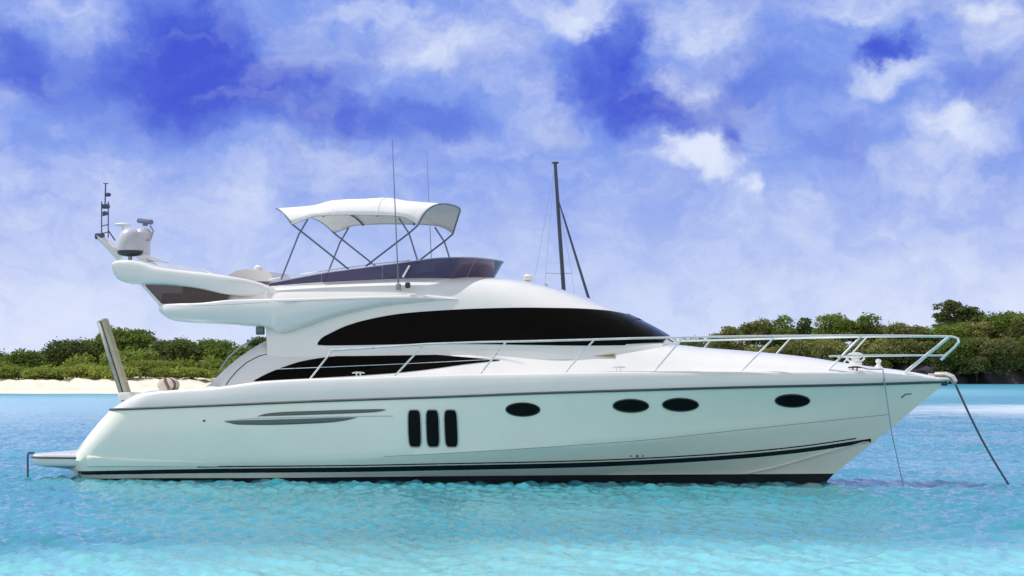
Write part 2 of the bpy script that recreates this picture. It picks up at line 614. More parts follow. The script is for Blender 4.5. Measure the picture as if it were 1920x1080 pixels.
LEAF_G = leafmat('leaf_green', (0.055, 0.10, 0.020), (0.25, 0.32, 0.055))
LEAF_L = leafmat('leaf_lime', (0.11, 0.16, 0.02), (0.36, 0.41, 0.08))
LEAF_O = leafmat('leaf_olive', (0.085, 0.10, 0.030), (0.38, 0.38, 0.12))
LEAF_D = leafmat('leaf_dark', (0.040, 0.065, 0.024), (0.17, 0.21, 0.060))
BARK = mat('bark', (0.10, 0.08, 0.06), 0.9, vary=0.3, vscale=2)


def leaf_mesh(name, lumps, per, size, m, seed):
    """lumps: (cx,cy,cz, rx,ry,rz); leaves fill the outer part of each lump."""
    r = np.random.default_rng(seed)
    P = []
    for (cx, cy, cz, rx, ry, rz) in lumps:
        k = max(12, int(per * (rx * ry * rz) ** (2 / 3)))
        d = r.normal(size=(k, 3))
        d /= np.linalg.norm(d, axis=1, keepdims=True)
        d[:, 2] = np.where(d[:, 2] < -0.5, -d[:, 2], d[:, 2])
        rad = r.uniform(0.55, 1.0, (k, 1)) ** 0.6 * (1 + 0.16 * r.normal(size=(k, 1)))
        P.append(np.array([cx, cy, cz]) + d * rad * np.array([rx, ry, rz]))
    P = np.concatenate(P)
    n = len(P)
    a = r.normal(size=(n, 3))
    a[:, 2] *= 0.6
    a /= np.linalg.norm(a, axis=1, keepdims=True)
    b = np.cross(a, r.normal(size=(n, 3)))
    b /= np.linalg.norm(b, axis=1, keepdims=True)
    s = size * r.uniform(0.55, 1.35, (n, 1))
    w = s * r.uniform(0.4, 0.75, (n, 1))
    c = np.cross(a, b) * s * 0.2
    V = np.stack([P - a * s, P - b * w + c, P + a * s, P + b * w + c], 1).reshape(-1, 3)
    F = np.arange(4 * n).reshape(-1, 4)
    me = bpy.data.meshes.new(name)
    me.from_pydata(V.tolist(), [], F.tolist())
    me.materials.append(m)
    return me


def crown_lumps(r, rad, h, n, squash=0.6):
    L = []
    for i in range(n):
        a = r.uniform(0, 6.283)
        q = math.sqrt(r.uniform(0, 1)) * rad * 0.72
        z = h * r.uniform(0.35, 0.86) * (1 - 0.35 * (q / rad) ** 2)
        s = rad * r.uniform(0.24, 0.46)
        L.append((q * math.cos(a), q * math.sin(a), z, s * 1.15, s * 1.15, s * squash * r.uniform(0.8, 1.3)))
    return L


def make_trunk(name, r, h, rad, parent, thick):
    mb = MB()
    forks = r.integers(3, 6)
    for k in range(forks):
        a = r.uniform(0, 6.283)
        q = rad * r.uniform(0.3, 0.7)
        top = Vector((q * math.cos(a), q * math.sin(a), h * r.uniform(0.55, 0.85)))
        midp = Vector((top.x * 0.25 + r.normal(0, 0.1), top.y * 0.25, h * 0.3))
        mb.tube([(0, 0, -0.6), (0, 0, h * 0.1), midp, top], [thick, thick * 0.9, thick * 0.55, thick * 0.15], 6)
    return mb.build(name, BARK, parent)


def plant(kind, loc, rad, h, leaf, label, cat, group, seed, lumps=16, per=42, size=0.22, squash=0.6, special=None):
    r = np.random.default_rng(seed)
    t = empty(kind, loc)
    tag(t, label, cat, group)
    L = special if special else crown_lumps(r, rad, h, lumps, squash)
    me = leaf_mesh('crown', L, per / (size * size) * 0.15, size, leaf, seed + 1)
    c = bpy.data.objects.new('crown', me)
    COL.objects.link(c)
    c.parent = t
    make_trunk('trunk', r, h, rad, t, max(0.05, h * 0.022))
    return t


ORD = ['first', 'second', 'third', 'fourth', 'fifth', 'sixth', 'seventh', 'eighth', 'ninth', 'tenth', 'eleventh', 'twelfth']
# left thicket, back row: (px, top row, half width px, depth)
left_back = [(-30, 664, 46, 284), (38, 661, 44, 282), (98, 653, 40, 286), (140, 637, 42, 284), (205, 623, 50, 288),
             (272, 616, 46, 292), (328, 637, 48, 284), (384, 637, 44, 290), (436, 643, 46, 284), (486, 629, 42, 290)]
for i, (px, py, hw, d) in enumerate(left_back):
    base = 2.0
    ztop = CAM_H + (HOR - py) / F_PX * d
    h = ztop - base
    rad = hw / F_PX * d * 1.12
    x = (px - 960) / F_PX * d
    desc = ['low dark green bushy tree at the far left end of the thicket',
            'low rounded green tree near the left end of the beach thicket',
            'green tree just left of where the beach thicket steps up',
            'feathery topped green tree at the step in the beach thicket',
            'tall dark tree behind the top of the raised gangway',
            'tallest tree of the beach thicket, rising right of the gangway',
            'green tree on the falling slope right of the tallest beach tree',
            'round topped tree above the gap between cushion and cabin',
            'dark green tree beside the curved cabin end',
            'taller dark tree half hidden behind the cabin corner'][i]
    plant('beach_tree', (x, d, base), rad, h, LEAF_G if i % 3 else LEAF_D, desc, 'tree', 'trees of the thicket behind the beach',
          100 + i * 7, lumps=22, per=56, size=0.20, squash=0.75)
# front row of low lime bushes
left_front = [(10, 690, 60, 268), (85, 693, 50, 267), (150, 688, 48, 268), (215, 692, 46, 267), (292, 679, 58, 270), (360, 694, 40, 268), (425, 697, 46, 269)]
for i, (px, py, hw, d) in enumerate(left_front):
    base = 1.6
    h = CAM_H + (HOR - py) / F_PX * d - base
    rad = hw / F_PX * d
    desc = ['low lime green bush on the sand at the far left',
            'low lime green bush left of the middle of the beach edge',
            'low lime green bush on the sand left of the gangway',
            'low lime green bush right behind the foot of the gangway',
            'large rounded lime green mound behind the cushion',
            'small pale green bush on the sand right of the rounded mound',
            'small pale green bush beside the curved cabin end'][i]
    plant('beach_bush', ((px - 960) / F_PX * d, d, base), rad, h, LEAF_L, desc, 'bush', 'low bushes along the beach', 300 + i * 5,
          lumps=18, per=60, size=0.17, squash=0.5)


def undergrowth(name, spots, leaf, size, per, seed):
    L = [(x, y, z, rx, rx, rz) for (x, y, z, rx, rz) in spots]
    me = leaf_mesh(name, L, per / (size * size) * 0.13, size, leaf, seed)
    o = bpy.data.objects.new(name, me)
    o['kind'] = 'stuff'
    COL.objects.link(o)
    return o


r0 = np.random.default_rng(3)
sp = []
for i in range(70):
    px = r0.uniform(-90, 540)
    d = r0.uniform(272, 296)
    ht = np.interp(px, [-60, 60, 120, 210, 270, 330, 500], [1.6, 1.9, 2.8, 4.0, 4.2, 3.0, 3.0])
    sp.append(((px - 960) / F_PX * d, d, 2.0 + ht * 0.4 * r0.uniform(0.5, 1.1), 1.9, ht * 0.55))
undergrowth('thicket_undergrowth', sp, LEAF_G, 0.28, 34, 41)
sp = []
for i in range(220):
    px = r0.uniform(560, 1345)
    d = float(np.interp(px, [520, 760, 1000, 1420], [335, 500, 850, 905])) + r0.uniform(0, 30)
    s = d / 300
    hh = 0.9 + 0.75 * min(1, max(0, (px - 900) / 250))
    sp.append(((px - 960) / F_PX * d, d, 2.0 + 1.6 * s * hh * r0.uniform(0.5, 1.1), 3.2 * s, 1.7 * s * hh * r0.uniform(0.6, 1.1)))
undergrowth('distant_woods', sp, LEAF_D, 0.9, 22, 43)
sp = []
for i in range(120):
    px = r0.uniform(1345, 2060)
    d = r0.uniform(552, 580)
    z = np.interp(d, [550, 566, 600], [3.0, 5.5, 8.0])
    sp.append(((px - 960) / F_PX * d, d, z + r0.uniform(0.6, 2.6), 4.2, 2.6))
undergrowth('headland_scrub', sp, LEAF_O, 0.5, 40, 47)

# headland trees (px, top row, half width px, depth, ground z, leaf)
sky_row = [(1362, 601, 30, 566, 5, LEAF_O, 'low rounded tree at the left end of the headland'),
           (1418, 600, 34, 572, 6, LEAF_O, 'flat topped olive tree second from the left end of the headland'),
           (1470, 597, 32, 570, 6, LEAF_G, 'green tree left of the small dark flat crown on the headland'),
           (1512, 594, 22, 584, 8, LEAF_D, 'small dark flat crown standing up from the headland skyline'),
           (1560, 588, 40, 574, 7, LEAF_G, 'broad green tree forming the left half of the headland hump'),
           (1612, 586, 36, 570, 7, LEAF_G, 'broad rounded tree forming the right half of the headland hump'),
           (1672, 604, 34, 576, 8, LEAF_O, 'low olive tree in the dip right of the headland hump'),
           (1722, 603, 32, 572, 8, LEAF_O, 'low olive tree just left of the tall twin crowned tree'),
           (1690, 612, 38, 560, 6, LEAF_O, 'olive tree in front of the dip left of the tall twin crowned tree'),
           (1768, 610, 40, 560, 6, LEAF_G, 'green tree in front of the foot of the tall twin crowned tree'),
           (1838, 602, 36, 562, 7, LEAF_O, 'olive tree between the twin crowned tree and the domed tree'),
           (1872, 588, 46, 566, 8, LEAF_G, 'large domed green tree right of the tall twin crowned tree'),
           (1912, 596, 40, 560, 8, LEAF_O, 'olive tree between the domed tree and the right edge'),
           (1935, 588, 44, 574, 9, LEAF_D, 'dark tree at the right edge of the picture')]
for i, (px, py, hw, d, gz, lf, desc) in enumerate(sky_row):
    h = (CAM_H + (HOR - py) / F_PX * d - gz) * 1.06
    rad = hw / F_PX * d * 1.15
    plant('headland_tree', ((px - 960) / F_PX * d, d, gz), rad, h, lf, desc, 'tree', 'trees on the dark rocky headland', 500 + i * 9,
          lumps=22, per=50, size=0.36, squash=0.75)
d = 568
sc_ = d / F_PX
rt = np.random.default_rng(77)
twin = []
for (px, z, sx_, sz_, n_) in ((1788, 13.0, 1.6, 1.2, 5), (1765, 10.6, 1.7, 1.1, 5), (1812, 11.6, 2.0, 1.3, 6), (1828, 9.6, 1.8, 1.4, 5), (1800, 8.4, 3.4, 1.8, 8), (1775, 7.6, 2.6, 1.6, 6), (1800, 5.0, 4.5, 1.6, 8)):
    for k in range(int(n_ * 1.9)):
        q = rt.uniform(0.9, 1.8)
        twin.append(((px - 1795) * sc_ + rt.normal(0, sx_ * .7), rt.normal(0, 1.6), z + rt.normal(0, sz_ * .6), q * 1.3, q * 1.2, q * 0.8))
plant('headland_tree', ((1795 - 960) * sc_, d, 8.0), 6.0, 14.0, LEAF_D, 'tallest dark tree on the headland, with two separate crowns', 'tree',
      'trees on the dark rocky headland', 650, per=64, size=0.34,
      special=twin)
front_row = [(1765, 668, 34, 546, LEAF_D, 'dark bush hanging over the rock just right of the bow rail tip'),
             (1832, 672, 36, 544, LEAF_D, 'dark bush hanging over the rock low above the water'),
             (1898, 668, 38, 544, LEAF_D, 'dark low bush over the rock beside the right edge'),
             (1480, 642, 50, 553, LEAF_O, 'olive bush crown on the bank seen under the middle of the bow rail'),
             (1560, 640, 52, 552, LEAF_O, 'yellowish bush crown left of the thick bow rail posts'),
             (1640, 638, 48, 553, LEAF_O, 'yellowish bush crown seen inside the front bow rail'),
             (1712, 634, 46, 552, LEAF_O, 'olive bush crown behind the front end of the bow rail'),
             (1800, 636, 52, 549, LEAF_G, 'green tree drooping over the rock right of the bow rail tip'),
             (1868, 634, 50, 548, LEAF_O, 'olive tree hanging over the dark rock near the right edge'),
             (1945, 630, 54, 549, LEAF_G, 'green tree over the rock cut by the right edge')]
for i, (px, py, hw, d, lf, desc) in enumerate(front_row):
    gz = 1.2
    h = (CAM_H + (HOR - py) / F_PX * d - gz) * 1.06
    rad = hw / F_PX * d
    plant('headland_bush', ((px - 960) / F_PX * d, d, gz), rad, h, lf, desc, 'bush', 'bushes on the bank of the headland', 700 + i * 9,
          lumps=22, per=46, size=0.34, squash=0.8)

# ------------------------------------------------------------------ yacht
TH = R(-14)
CT, ST = math.cos(TH), math.sin(TH)
OX, OY = 0 - 9 * CT, 42.4 - 9 * ST
yacht = empty('motor_yacht', (OX, OY, 0), TH)
tag(yacht, 'long white flybridge motor yacht with tinted windows and a white canvas sunshade', 'motor yacht')


def U(px, py, y=0.0):
    """Photo point on the boat plane Y=y -> boat X, Z."""
    k, m = (px - 960) / F_PX, (py - HOR) / F_PX
    t = (y - ST * OX + CT * OY) / (CT - ST * k)
    return CT * (k * t - OX) + ST * (t - OY), CAM_H - m * t


def P3(px, py, y):
    x, z = U(px, py, y)
    return Vector((x, y, z))


def to_world(p):
    return Vector((OX + p[0] * CT - p[1] * ST, OY + p[0] * ST + p[1] * CT, p[2]))


def trace(pts, hb):
    """Pixel polyline on the starboard skin whose half beam is hb(X) -> z(X), X range."""
    xs, zs = [], []
    for px, py in pts:
        y = -2.0
        for _ in range(5):
            x, z = U(px, py, y)
            y = -float(hb(x))
        xs.append(x)
        zs.append(z)
    return pchip(xs, zs), min(xs), max(xs)


def halfbeam(bmax, x0, xs, p, x_st, f_st):
    def f(x):
        x = np.asarray(x, float)
        q = np.clip((x - x0) / (xs - x0), 0, 1)
        b = bmax * (1 - q ** p)
        b = b * (1 - 0.07 * np.clip((5 - x) / 6, 0, 1) ** 2)
        d = np.clip((x - x_st) / 0.7, 0, 1)
        return b * (f_st + (1 - f_st) * np.sqrt(1 - (1 - d) ** 2))
    return f


XR1, _ = U(1775, 716, 0)
XK1, _ = U(1706, 773, 0)
XS1, _ = U(1645, 824, 0)
XA1, _ = U(1564, 888, 0)
XW1, _ = U(1545, 904, 0)


def xst(px, py):
    return U(px, py, -1.95)[0]


hb_rub = halfbeam(2.45, 7.0, XR1, 2.5, xst(207, 768), 0.80)
hb_k = halfbeam(2.38, 6.0, XK1, 2.15, xst(130, 862), 0.80)
hb_s = halfbeam(2.27, 5.0, XS1, 1.9, xst(138, 886), 0.82)
hb_a = halfbeam(2.16, 4.2, XA1, 1.75, xst(146, 897), 0.84)
hb_w = halfbeam(2.12, 4.0, XW1, 1.7, xst(150, 905), 0.84)
hb_b = halfbeam(1.7, 3.5, XW1 - 0.9, 1.6, xst(160, 905), 0.86)
z_rub, xr0, _ = trace([(207, 768), (360, 762), (600, 752), (860, 743), (1000, 737.5), (1200, 731.5), (1400, 726), (1620, 721), (1775, 716)], hb_rub)
z_k, xk0, _ = trace([(130, 862), (250, 866), (500, 865), (800, 852), (1000, 840), (1200, 826), (1400, 805), (1620, 782), (1706, 773)], hb_k)
z_s, xs0, _ = trace([(138, 886), (400, 883), (700, 880), (800, 878), (1100, 871.5), (1200, 867.5), (1400, 855), (1500, 845), (1645, 824)], hb_s)
z_a, xa0, _ = trace([(146, 897), (300, 896.5), (500, 896), (800, 893), (1200, 890), (1400, 889), (1564, 888)], hb_a)
xw0 = xst(150, 905)
curves = [
    (lambda x: 0 * x - 0.55, hb_b, xw0 + 0.1, XW1 - 0.9),
    (lambda x: 0 * x - 0.03, hb_w, xw0, XW1),
    (z_a, hb_a, xa0, XA1),
    (z_s, hb_s, xs0, XS1),
    (z_k, hb_k, xk0, XK1),
    (z_rub, hb_rub, xr0, XR1),
]
NU = 150
uu = np.linspace(0, 1, NU)
uu = np.where(uu < 0.15, uu * 0.6, 0.09 + (uu - 0.15) * (0.91 / 0.85))
SUB = [2, 2, 4, 6, 8]


def hull_rows(side):
    lines = []
    for zf, hf, x0, x1 in curves:
        X = x0 + (x1 - x0) * uu
        lines.append((X, np.asarray(hf(X), float), np.asarray(zf(X), float) + 0 * X))
    G = []
    rowmat = []
    for c in range(5):
        A, Bc = lines[c], lines[c + 1]
        for s in range(SUB[c]):
            f = s / SUB[c]
            X = A[0] * (1 - f) + Bc[0] * f
            Y = A[1] * (1 - f) + Bc[1] * f
            Z = A[2] * (1 - f) + Bc[2] * f
            if c >= 3:
                Y = Y - (0.05 if c == 4 else 0.0) * math.sin(math.pi * f) * np.clip((uu - 0.45) / 0.3, 0, 1) * np.clip((1 - uu) / 0.15, 0, 1)
                Y = Y + (0.05 if c == 4 else 0.0) * math.sin(math.pi * f) * np.clip((0.5 - uu) / 0.3, 0, 1)
            G.append([(x, side * y, z) for x, y, z in zip(X, Y, Z)])
            rowmat.append(1 if c < 2 else 0)
    X, Y, Z = lines[5]
    G.append([(x, side * y, z) for x, y, z in zip(X, Y, Z)])
    return G, rowmat


Gs, rm = hull_rows(-1)
Gp, _ = hull_rows(1)
hullmb = MB()
hullmb.grid(Gs, mi=lambda i, j: rm[i], flip=True)
hullmb.grid(Gp, mi=lambda i, j: rm[i])
# transom between the two stern edges, bowed slightly aft
tr = []
for i in range(len(Gs)):
    a, b = Gs[i][0], Gp[i][0]
    row = []
    for k in range(15):
        f = k / 14
        row.append((a[0] - 0.22 * (1 - (2 * f - 1) ** 2), a[1] * (1 - f) + b[1] * f, a[2]))
    tr.append(row)
hullmb.grid(tr, mi=lambda i, j: rm[i])
hull = weld(hullmb.build('hull', [HULLM, BLACK], yacht))
hull.data.set_sharp_from_angle(angle=R(28))


HROWS = [(np.array([p[0] for p in r_]), np.array([-p[1] for p in r_]), np.array([p[2] for p in r_])) for r_ in Gs]


def y_hull(x, z):
    zs = [float(np.interp(x, a, c)) for a, b, c in HROWS]
    ys = [float(np.interp(x, a, b)) for a, b, c in HROWS]
    return float(np.interp(z, zs, ys))


def strip_on(curve_z, hf, x0, x1, half, name, m, parent, out=0.006, n=140, taper=True, offs=0.0, yfun=None):
    """A painted or moulded stripe standing a few mm proud of the hull, both sides."""
    for side in (-1, 1):
        mb = MB()
        G = []
        for x in np.linspace(x0, x1, n):
            z = float(curve_z(x)) + offs
            h = half(x) if callable(half) else half
            row = []
            for zz, o in ((z - h, -0.004), (z - h, out), (z, out), (z + h, out), (z + h, -0.004)):
                y = (yfun or y_hull)(x, zz) + o
                row.append((x, side * max(y, 0.004), zz))
            G.append(row)
        mb.grid(G, flip=(side > 0))
        mb.build(name, m, parent)


strip_on(z_s, hb_s, xs0 + 0.1, XS1 - 0.12, lambda x: 0.038 + 0.012 * math.sin(min(1, max(0, x / 16)) * math.pi), 'boot_stripe', STRIPE, hull)
strip_on(z_s, hb_s, xs0 + 3.0, XS1 - 0.4, lambda x: 0.012, 'pin_stripe', STRIPE, hull, offs=0.085)
# moulded knuckle crease and spray rail
strip_on(z_k, hb_k, U(720, 856, -2.35)[0], XK1 - 0.4, lambda x: 0.005, 'knuckle_line', mat('crease_grey', (0.28, 0.31, 0.29), 0.5), hull, out=0.004)
sr, sx0, sx1 = trace([(1400, 889), (1450, 878), (1520, 858), (1620, 829)], lambda x: hb_s(x) * 0.9)
strip_on(sr, hb_s, sx0, sx1 + 0.1, lambda x: 0.011, 'spray_rail', GEL, hull, out=0.03, n=50)


# rub rail: a dark round moulding along the sheer
def along_rub(off, dz, n=160, x_end=0.0):
    out = []
    for x in np.linspace(xr0 + 0.02, XR1 - x_end, n):
        out.append((x, -(float(hb_rub(x)) + off), float(z_rub(x)) + dz))
    return out


pts = along_rub(0.012, 0.0, x_end=0.03)
MB().tube(pts, 0.028, 6).build('rub_rail', RUBM, yacht)
MB().tube([(x, -y, z) for x, y, z in pts], 0.028, 6).build('rub_rail', RUBM, yacht)

# bulwark above the rub rail
hb_g = lambda x: np.maximum(np.asarray(hb_rub(x), float) - 0.05, 0.0)
z_g, xg0, xg1 = trace([(240, 740), (300, 734), (400, 727), (500, 715), (720, 706), (860, 702), (1000, 700), (1200, 697), (1550, 697.5), (1650, 700), (1720, 705), (1785, 713)], hb_g)
XG1 = U(1786, 712, 0)[0]


def bul(side):
    G = []
    n = 150
    us = np.linspace(0, 1, n)
    Xr = xr0 + (XR1 - xr0) * us
    Xg = xg0 + (XG1 - xg0) * us
    Yr = np.asarray(hb_rub(Xr), float)
    bg_ = halfbeam(2.40, 7.0, XG1, 2.5, xg0, 0.86)
    Yg = np.asarray(bg_(Xg), float)
    Zr = np.asarray(z_rub(Xr), float)
    Zg = np.asarray(z_g(Xg), float)
    rows = []
    for f, dy in ((0, 0), (0.25, 0.012), (0.5, 0.018), (0.75, 0.012), (0.92, 0)):
        rows.append((Xr * (1 - f) + Xg * f, Yr * (1 - f) + Yg * f + dy, Zr * (1 - f) + Zg * f))
    rows.append((Xg, np.maximum(Yg - 0.02, 0), Zg - 0.004))
    rows.append((Xg, np.maximum(Yg - 0.06, 0), Zg + 0.01))
    rows.append((Xg, np.maximum(Yg - 0.16, 0), Zg + 0.012))
    return [[(x, side * y, z) for x, y, z in zip(*r)] for r in rows]


bs, bp = bul(-1), bul(1)
mb = MB().grid(bs, flip=True).grid(bp)
trn = []
for i in range(len(bs)):
    a, b = bs[i][0], bp[i][0]
    trn.append([(a[0] - 0.22 * (1 - (2 * f - 1) ** 2) * (1 if i < 6 else 0.6), a[1] * (1 - f) + b[1] * f, a[2]) for f in np.linspace(0, 1, 15)])
mb.grid(trn)
bulwark = weld(mb.build('bulwark', GEL, yacht))
bulwark.data.set_sharp_from_angle(angle=R(40))

# ---- deck and trunk cabin -------------------------------------------------
hb_gg = halfbeam(2.40, 7.0, XG1, 2.5, xg0, 0.86)
tT, tx0, tx1 = trace([(360, 732), (397, 725), (408, 708), (420, 692), (440, 672), (460, 656), (480, 643), (500, 634), (540, 640), (700, 644), (1100, 643), (1250, 645),
                      (1300, 650), (1400, 658), (1500, 668), (1600, 683), (1700, 696), (1750, 705), (1782, 713)],
                     lambda x: np.where(np.asarray(x) < 12.5, 1.5, np.maximum(np.asarray(hb_gg(x)) * 0.45, 0)))
X1150, X1300 = U(1150, 640, -1.6)[0], U(1330, 650, -1.2)[0]


def deck_par(x):
    bgx = float(hb_gg(x))
    hd = min(2.08, bgx - 0.30)
    if x > 12:
        hd = bgx - 0.30 * max(0.2, 1 - (x - 12) / 5.0)
    hd = max(hd, 0.02)
    zb = float(z_g(x)) + 0.004
    zt = max(float(tT(x)), zb + 0.012)
    f = min(1, max(0, (x - X1150) / (X1300 - X1150)))
    f = f * f * (3 - 2 * f)
    n = 7.0 * (1 - f) + 2.8 * f
    lean = min(0.46, hd * 0.3)
    return bgx, hd, zb, zt, n, lean


def y_deck(x, z):
    bgx, hd, zb, zt, n, lean = deck_par(x)
    t = min(1, max(0, (z - zb) / (zt - zb)))
    return (hd - lean * t) * max(0.0, 1 - t ** n) ** (1 / n)


G = []
phis = np.concatenate([np.linspace(0, 0.35, 4)[:-1], np.linspace(0.35, math.pi / 2, 18)])
for x in np.concatenate([np.linspace(xg0 + 0.05, 5.2, 70)[:-1], np.linspace(5.2, XG1 - 0.01, 130)]):
    bgx, hd, zb, zt, n, lean = deck_par(x)
    half = [(max(bgx - 0.11, 0.01), zb), (max(hd + 0.06, 0.01), zb)] if bgx - 0.11 > hd + 0.07 else [(hd * 1.04 + .002, zb - .01), (hd * 1.02 + .001, zb - .005)]
    for ph in phis:
        t = math.sin(ph) ** (2 / n)
        half.append(((hd - lean * t) * max(0, math.cos(ph)) ** (2 / n), zb + (zt - zb) * t))
    row = [(x, -y, z) for y, z in half] + [(x, y, z) for y, z in reversed(half[:-1])]
    G.append(row)
mb = MB().grid(G, flip=True)
mb.ngon(G[0])
deck = weld(mb.build('deck', GEL, yacht))
deck.data.set_sharp_from_angle(angle=R(45))

# ---- cabin (wheelhouse, saloon sides, flybridge coaming) -------------------
cabin_top = [(425, 548), (470, 537), (510, 533), (600, 526), (700, 521), (800, 518), (880, 517), (945, 521), (1000, 531), (1060, 548),
             (1100, 562), (1150, 581), (1200, 603), (1235, 621), (1258, 636)]
tA, ax0, ax1 = trace(cabin_top, lambda x: np.interp(x, [U(1060, 548, -1.15)[0], U(1258, 636, -0.2)[0]], [1.15, 0.2]))
X505, X1000, X900, X1120 = U(505, 600, -1.7)[0], U(1000, 560, -1.5)[0], U(740, 540, -1.5)[0], U(1130, 575, -1.4)[0]


def cab_par(x):
    zt = float(tA(x))
    f = min(1, max(0, (x - X505 + 0.1) / 0.1))
    zb = 3.42 * (1 - f) + 2.45 * f
    zb = min(zb, zt - 0.05)
    q = min(1, max(0, (x - X1000) / (ax1 - X1000)))
    h = 1.80 * (1 - 0.30 * q ** 2.2)
    g_ = min(1, max(0, (x - X900) / (X1120 - X900)))
    g_ = g_ * g_ * (3 - 2 * g_)
    n = 7.0 * (1 - g_) + 2.5 * g_
    lean = 0.24
    return h, zb, zt, n, lean


def y_cab(x, z):
    h, zb, zt, n, lean = cab_par(x)
    t = min(1, max(0, (z - zb) / (zt - zb)))
    tl = max(0, (z - 2.45) / 1.9)
    return (h - lean * tl) * max(0.0, 1 - t ** n) ** (1 / n)


G = []
ph2 = np.concatenate([np.linspace(0, 0.2, 5)[:-1], np.linspace(0.2, math.pi / 2, 60)])
XS_CAB = np.concatenate([np.linspace(ax0, X505 - 0.1, 8), [X505 - 0.05], np.linspace(X505, ax1 - 0.02, 220)])


def cab_half(x, phs):
    h, zb, zt, n, lean = cab_par(x)
    half = []
    for ph in phs:
        t = math.sin(ph) ** (2 / n)
        z = zb + (zt - zb) * t
        tl = max(0, (z - 2.45) / 1.9)
        half.append(((h - lean * tl) * max(0, math.cos(ph)) ** (2 / n), z))
    return half


for x in XS_CAB:
    half = cab_half(x, ph2)
    G.append([(x, -y, z) for y, z in half] + [(x, y, z) for y, z in reversed(half[:-1])])
mb = MB().grid(G, flip=True)
mb.ngon(G[0])
mb.ngon(G[-1], flip=True)
cabin = weld(mb.build('cabin', GEL, yacht))
cabin.data.set_sharp_from_angle(angle=R(40))


def cab_lift(x, z):
    h, zb, zt, n, lean = cab_par(x)
    return 0.016 * min(1, max(0, ((z - zb) / (zt - zb) - 0.72) / 0.2))


def window(name, up, lo, yfun, m, parent, guess, out=0.010, n=70, rows=9, sides=(-1, 1), lift=None):
    lift = lift or (lambda x, z: 0.0)
    gz = lambda x: 0 * np.asarray(x) + guess
    fu, u0, u1 = trace(up, gz)
    fl, l0, l1 = trace(lo, gz)
    x0, x1 = max(u0, l0), min(u1, l1)
    for side in sides:
        G = []
        for x in np.linspace(x0, x1, n):
            a, b = float(fl(x)), float(fu(x))
            G.append([(x, side * (yfun(x, a + (b - a) * k / rows) + out), a + (b - a) * k / rows + lift(x, a + (b - a) * k / rows)) for k in range(rows + 1)])
        mb = MB().grid(G, flip=(side < 0))
        # edge return so the pane has a thickness
        for k in (0, rows):
            E = [[g_[k], (g_[k][0], g_[k][1] - side * (out + 0.006), g_[k][2])] for g_ in G]
            mb.grid(E, flip=((k == 0) == (side > 0)))
        o = weld(mb.build(name, m, parent))


# groove round the saloon quarter
def line_on(pts, yfun, guess, r, name, m, parent, out=0.0, sides=(-1, 1), n=6):
    for s in sides:
        mb = MB()
        q = []
        for px, py in pts:
            x, z = U(px, py, -guess)
            y = yfun(x, z)
            x, z = U(px, py, -y)
            q.append(Vector((x, s * (yfun(x, z) + out), z)))
        q2 = []
        for i in range(len(q) - 1):
            for k in range(4):
                q2.append(q[i].lerp(q[i + 1], k / 4))
        q2.append(q[-1])
        mb.tube(q2, r, n)
        mb.build(name, m, parent)


XW_F = U(1172, 595, -1.3)[0]
up_win = [(600, 643), (606, 635), (625, 624), (650, 612), (700, 597.5), (760, 587.5), (830, 582), (900, 578.5), (980, 576.5), (1060, 577), (1120, 580.5), (1150, 586), (1170, 594)]
lo_win = [(600, 647), (620, 648), (700, 647), (800, 645), (900, 645.5), (1000, 647), (1100, 648), (1170, 647)]
window('side_window', up_win, lo_win, y_cab, GLASS, cabin, 1.62, n=140, rows=24, lift=cab_lift)
# wrap-round windscreen over the raked front of the cabin
fz_lo = pchip([XW_F, ax1], [U(1172, 646, -1.5)[1], U(1258, 643, -0.6)[1]])
G = []
for x in np.linspace(XW_F + 0.015, ax1 - 0.03, 30):
    half = [(y + 0.010, z + 0.008) for y, z in cab_half(x, np.linspace(0.02, math.pi / 2, 24)) if z > float(fz_lo(x)) - 0.03]
    half = cab_half(x, np.linspace(0.02, math.pi / 2, 60))
    zz_ = [h_[1] for h_ in half]
    s0 = float(np.interp(float(fz_lo(x)), zz_, np.arange(60)))
    half = [(y + 0.010, z + 0.008) for y, z in half]
    half = [(float(np.interp(s, np.arange(len(half)), [h_[0] for h_ in half])), float(np.interp(s, np.arange(len(half)), [h_[1] for h_ in half]))) for s in np.linspace(s0, len(half) - 1, 30)]
    half[-1] = (0.0, half[-1][1])
    G.append([(x, -y, z) for y, z in half] + [(x, y, z) for y, z in reversed(half[:-1])])
weld(MB().grid(G, flip=True).build('windscreen', GLASS, cabin))
# wipers at the foot of the windscreen
for (a, b) in (((1196, 622), (1240, 640)), ((1225, 628), (1262, 641))):
    w_ = MB()
    pa, pb = P3(a[0], a[1], -1.0), P3(b[0], b[1], -0.8)
    w_.tube([pb, (pa + pb) / 2 + Vector((0, -.02, .04)), pa], 0.014, 6)
    w_.build('wiper', DARK, cabin)

low_up = [(480, 713.5), (495, 704.5), (512, 696), (535, 686.5), (560, 678), (590, 672), (620, 668), (680, 663), (760, 662), (800, 664), (870, 669.5), (915, 673), (934, 674.5)]
low_lo = [(480, 715), (540, 711.5), (600, 708.5), (700, 702.5), (740, 699.5), (800, 693), (870, 683), (934, 675.5)]
window('saloon_window', low_up, low_lo, y_deck, GLASS, deck, 1.95)


line_on([(424, 722), (432, 710), (445, 695), (462, 680), (485, 668), (512, 661.5), (560, 659), (620, 658)], y_deck, 1.9, 0.012, 'quarter_groove', DARK, deck, 0.0)
line_on([(640, 656), (760, 655), (900, 657), (1060, 658)], y_deck, 1.7, 0.010, 'moulded_edge', GREY, deck, 0.0)

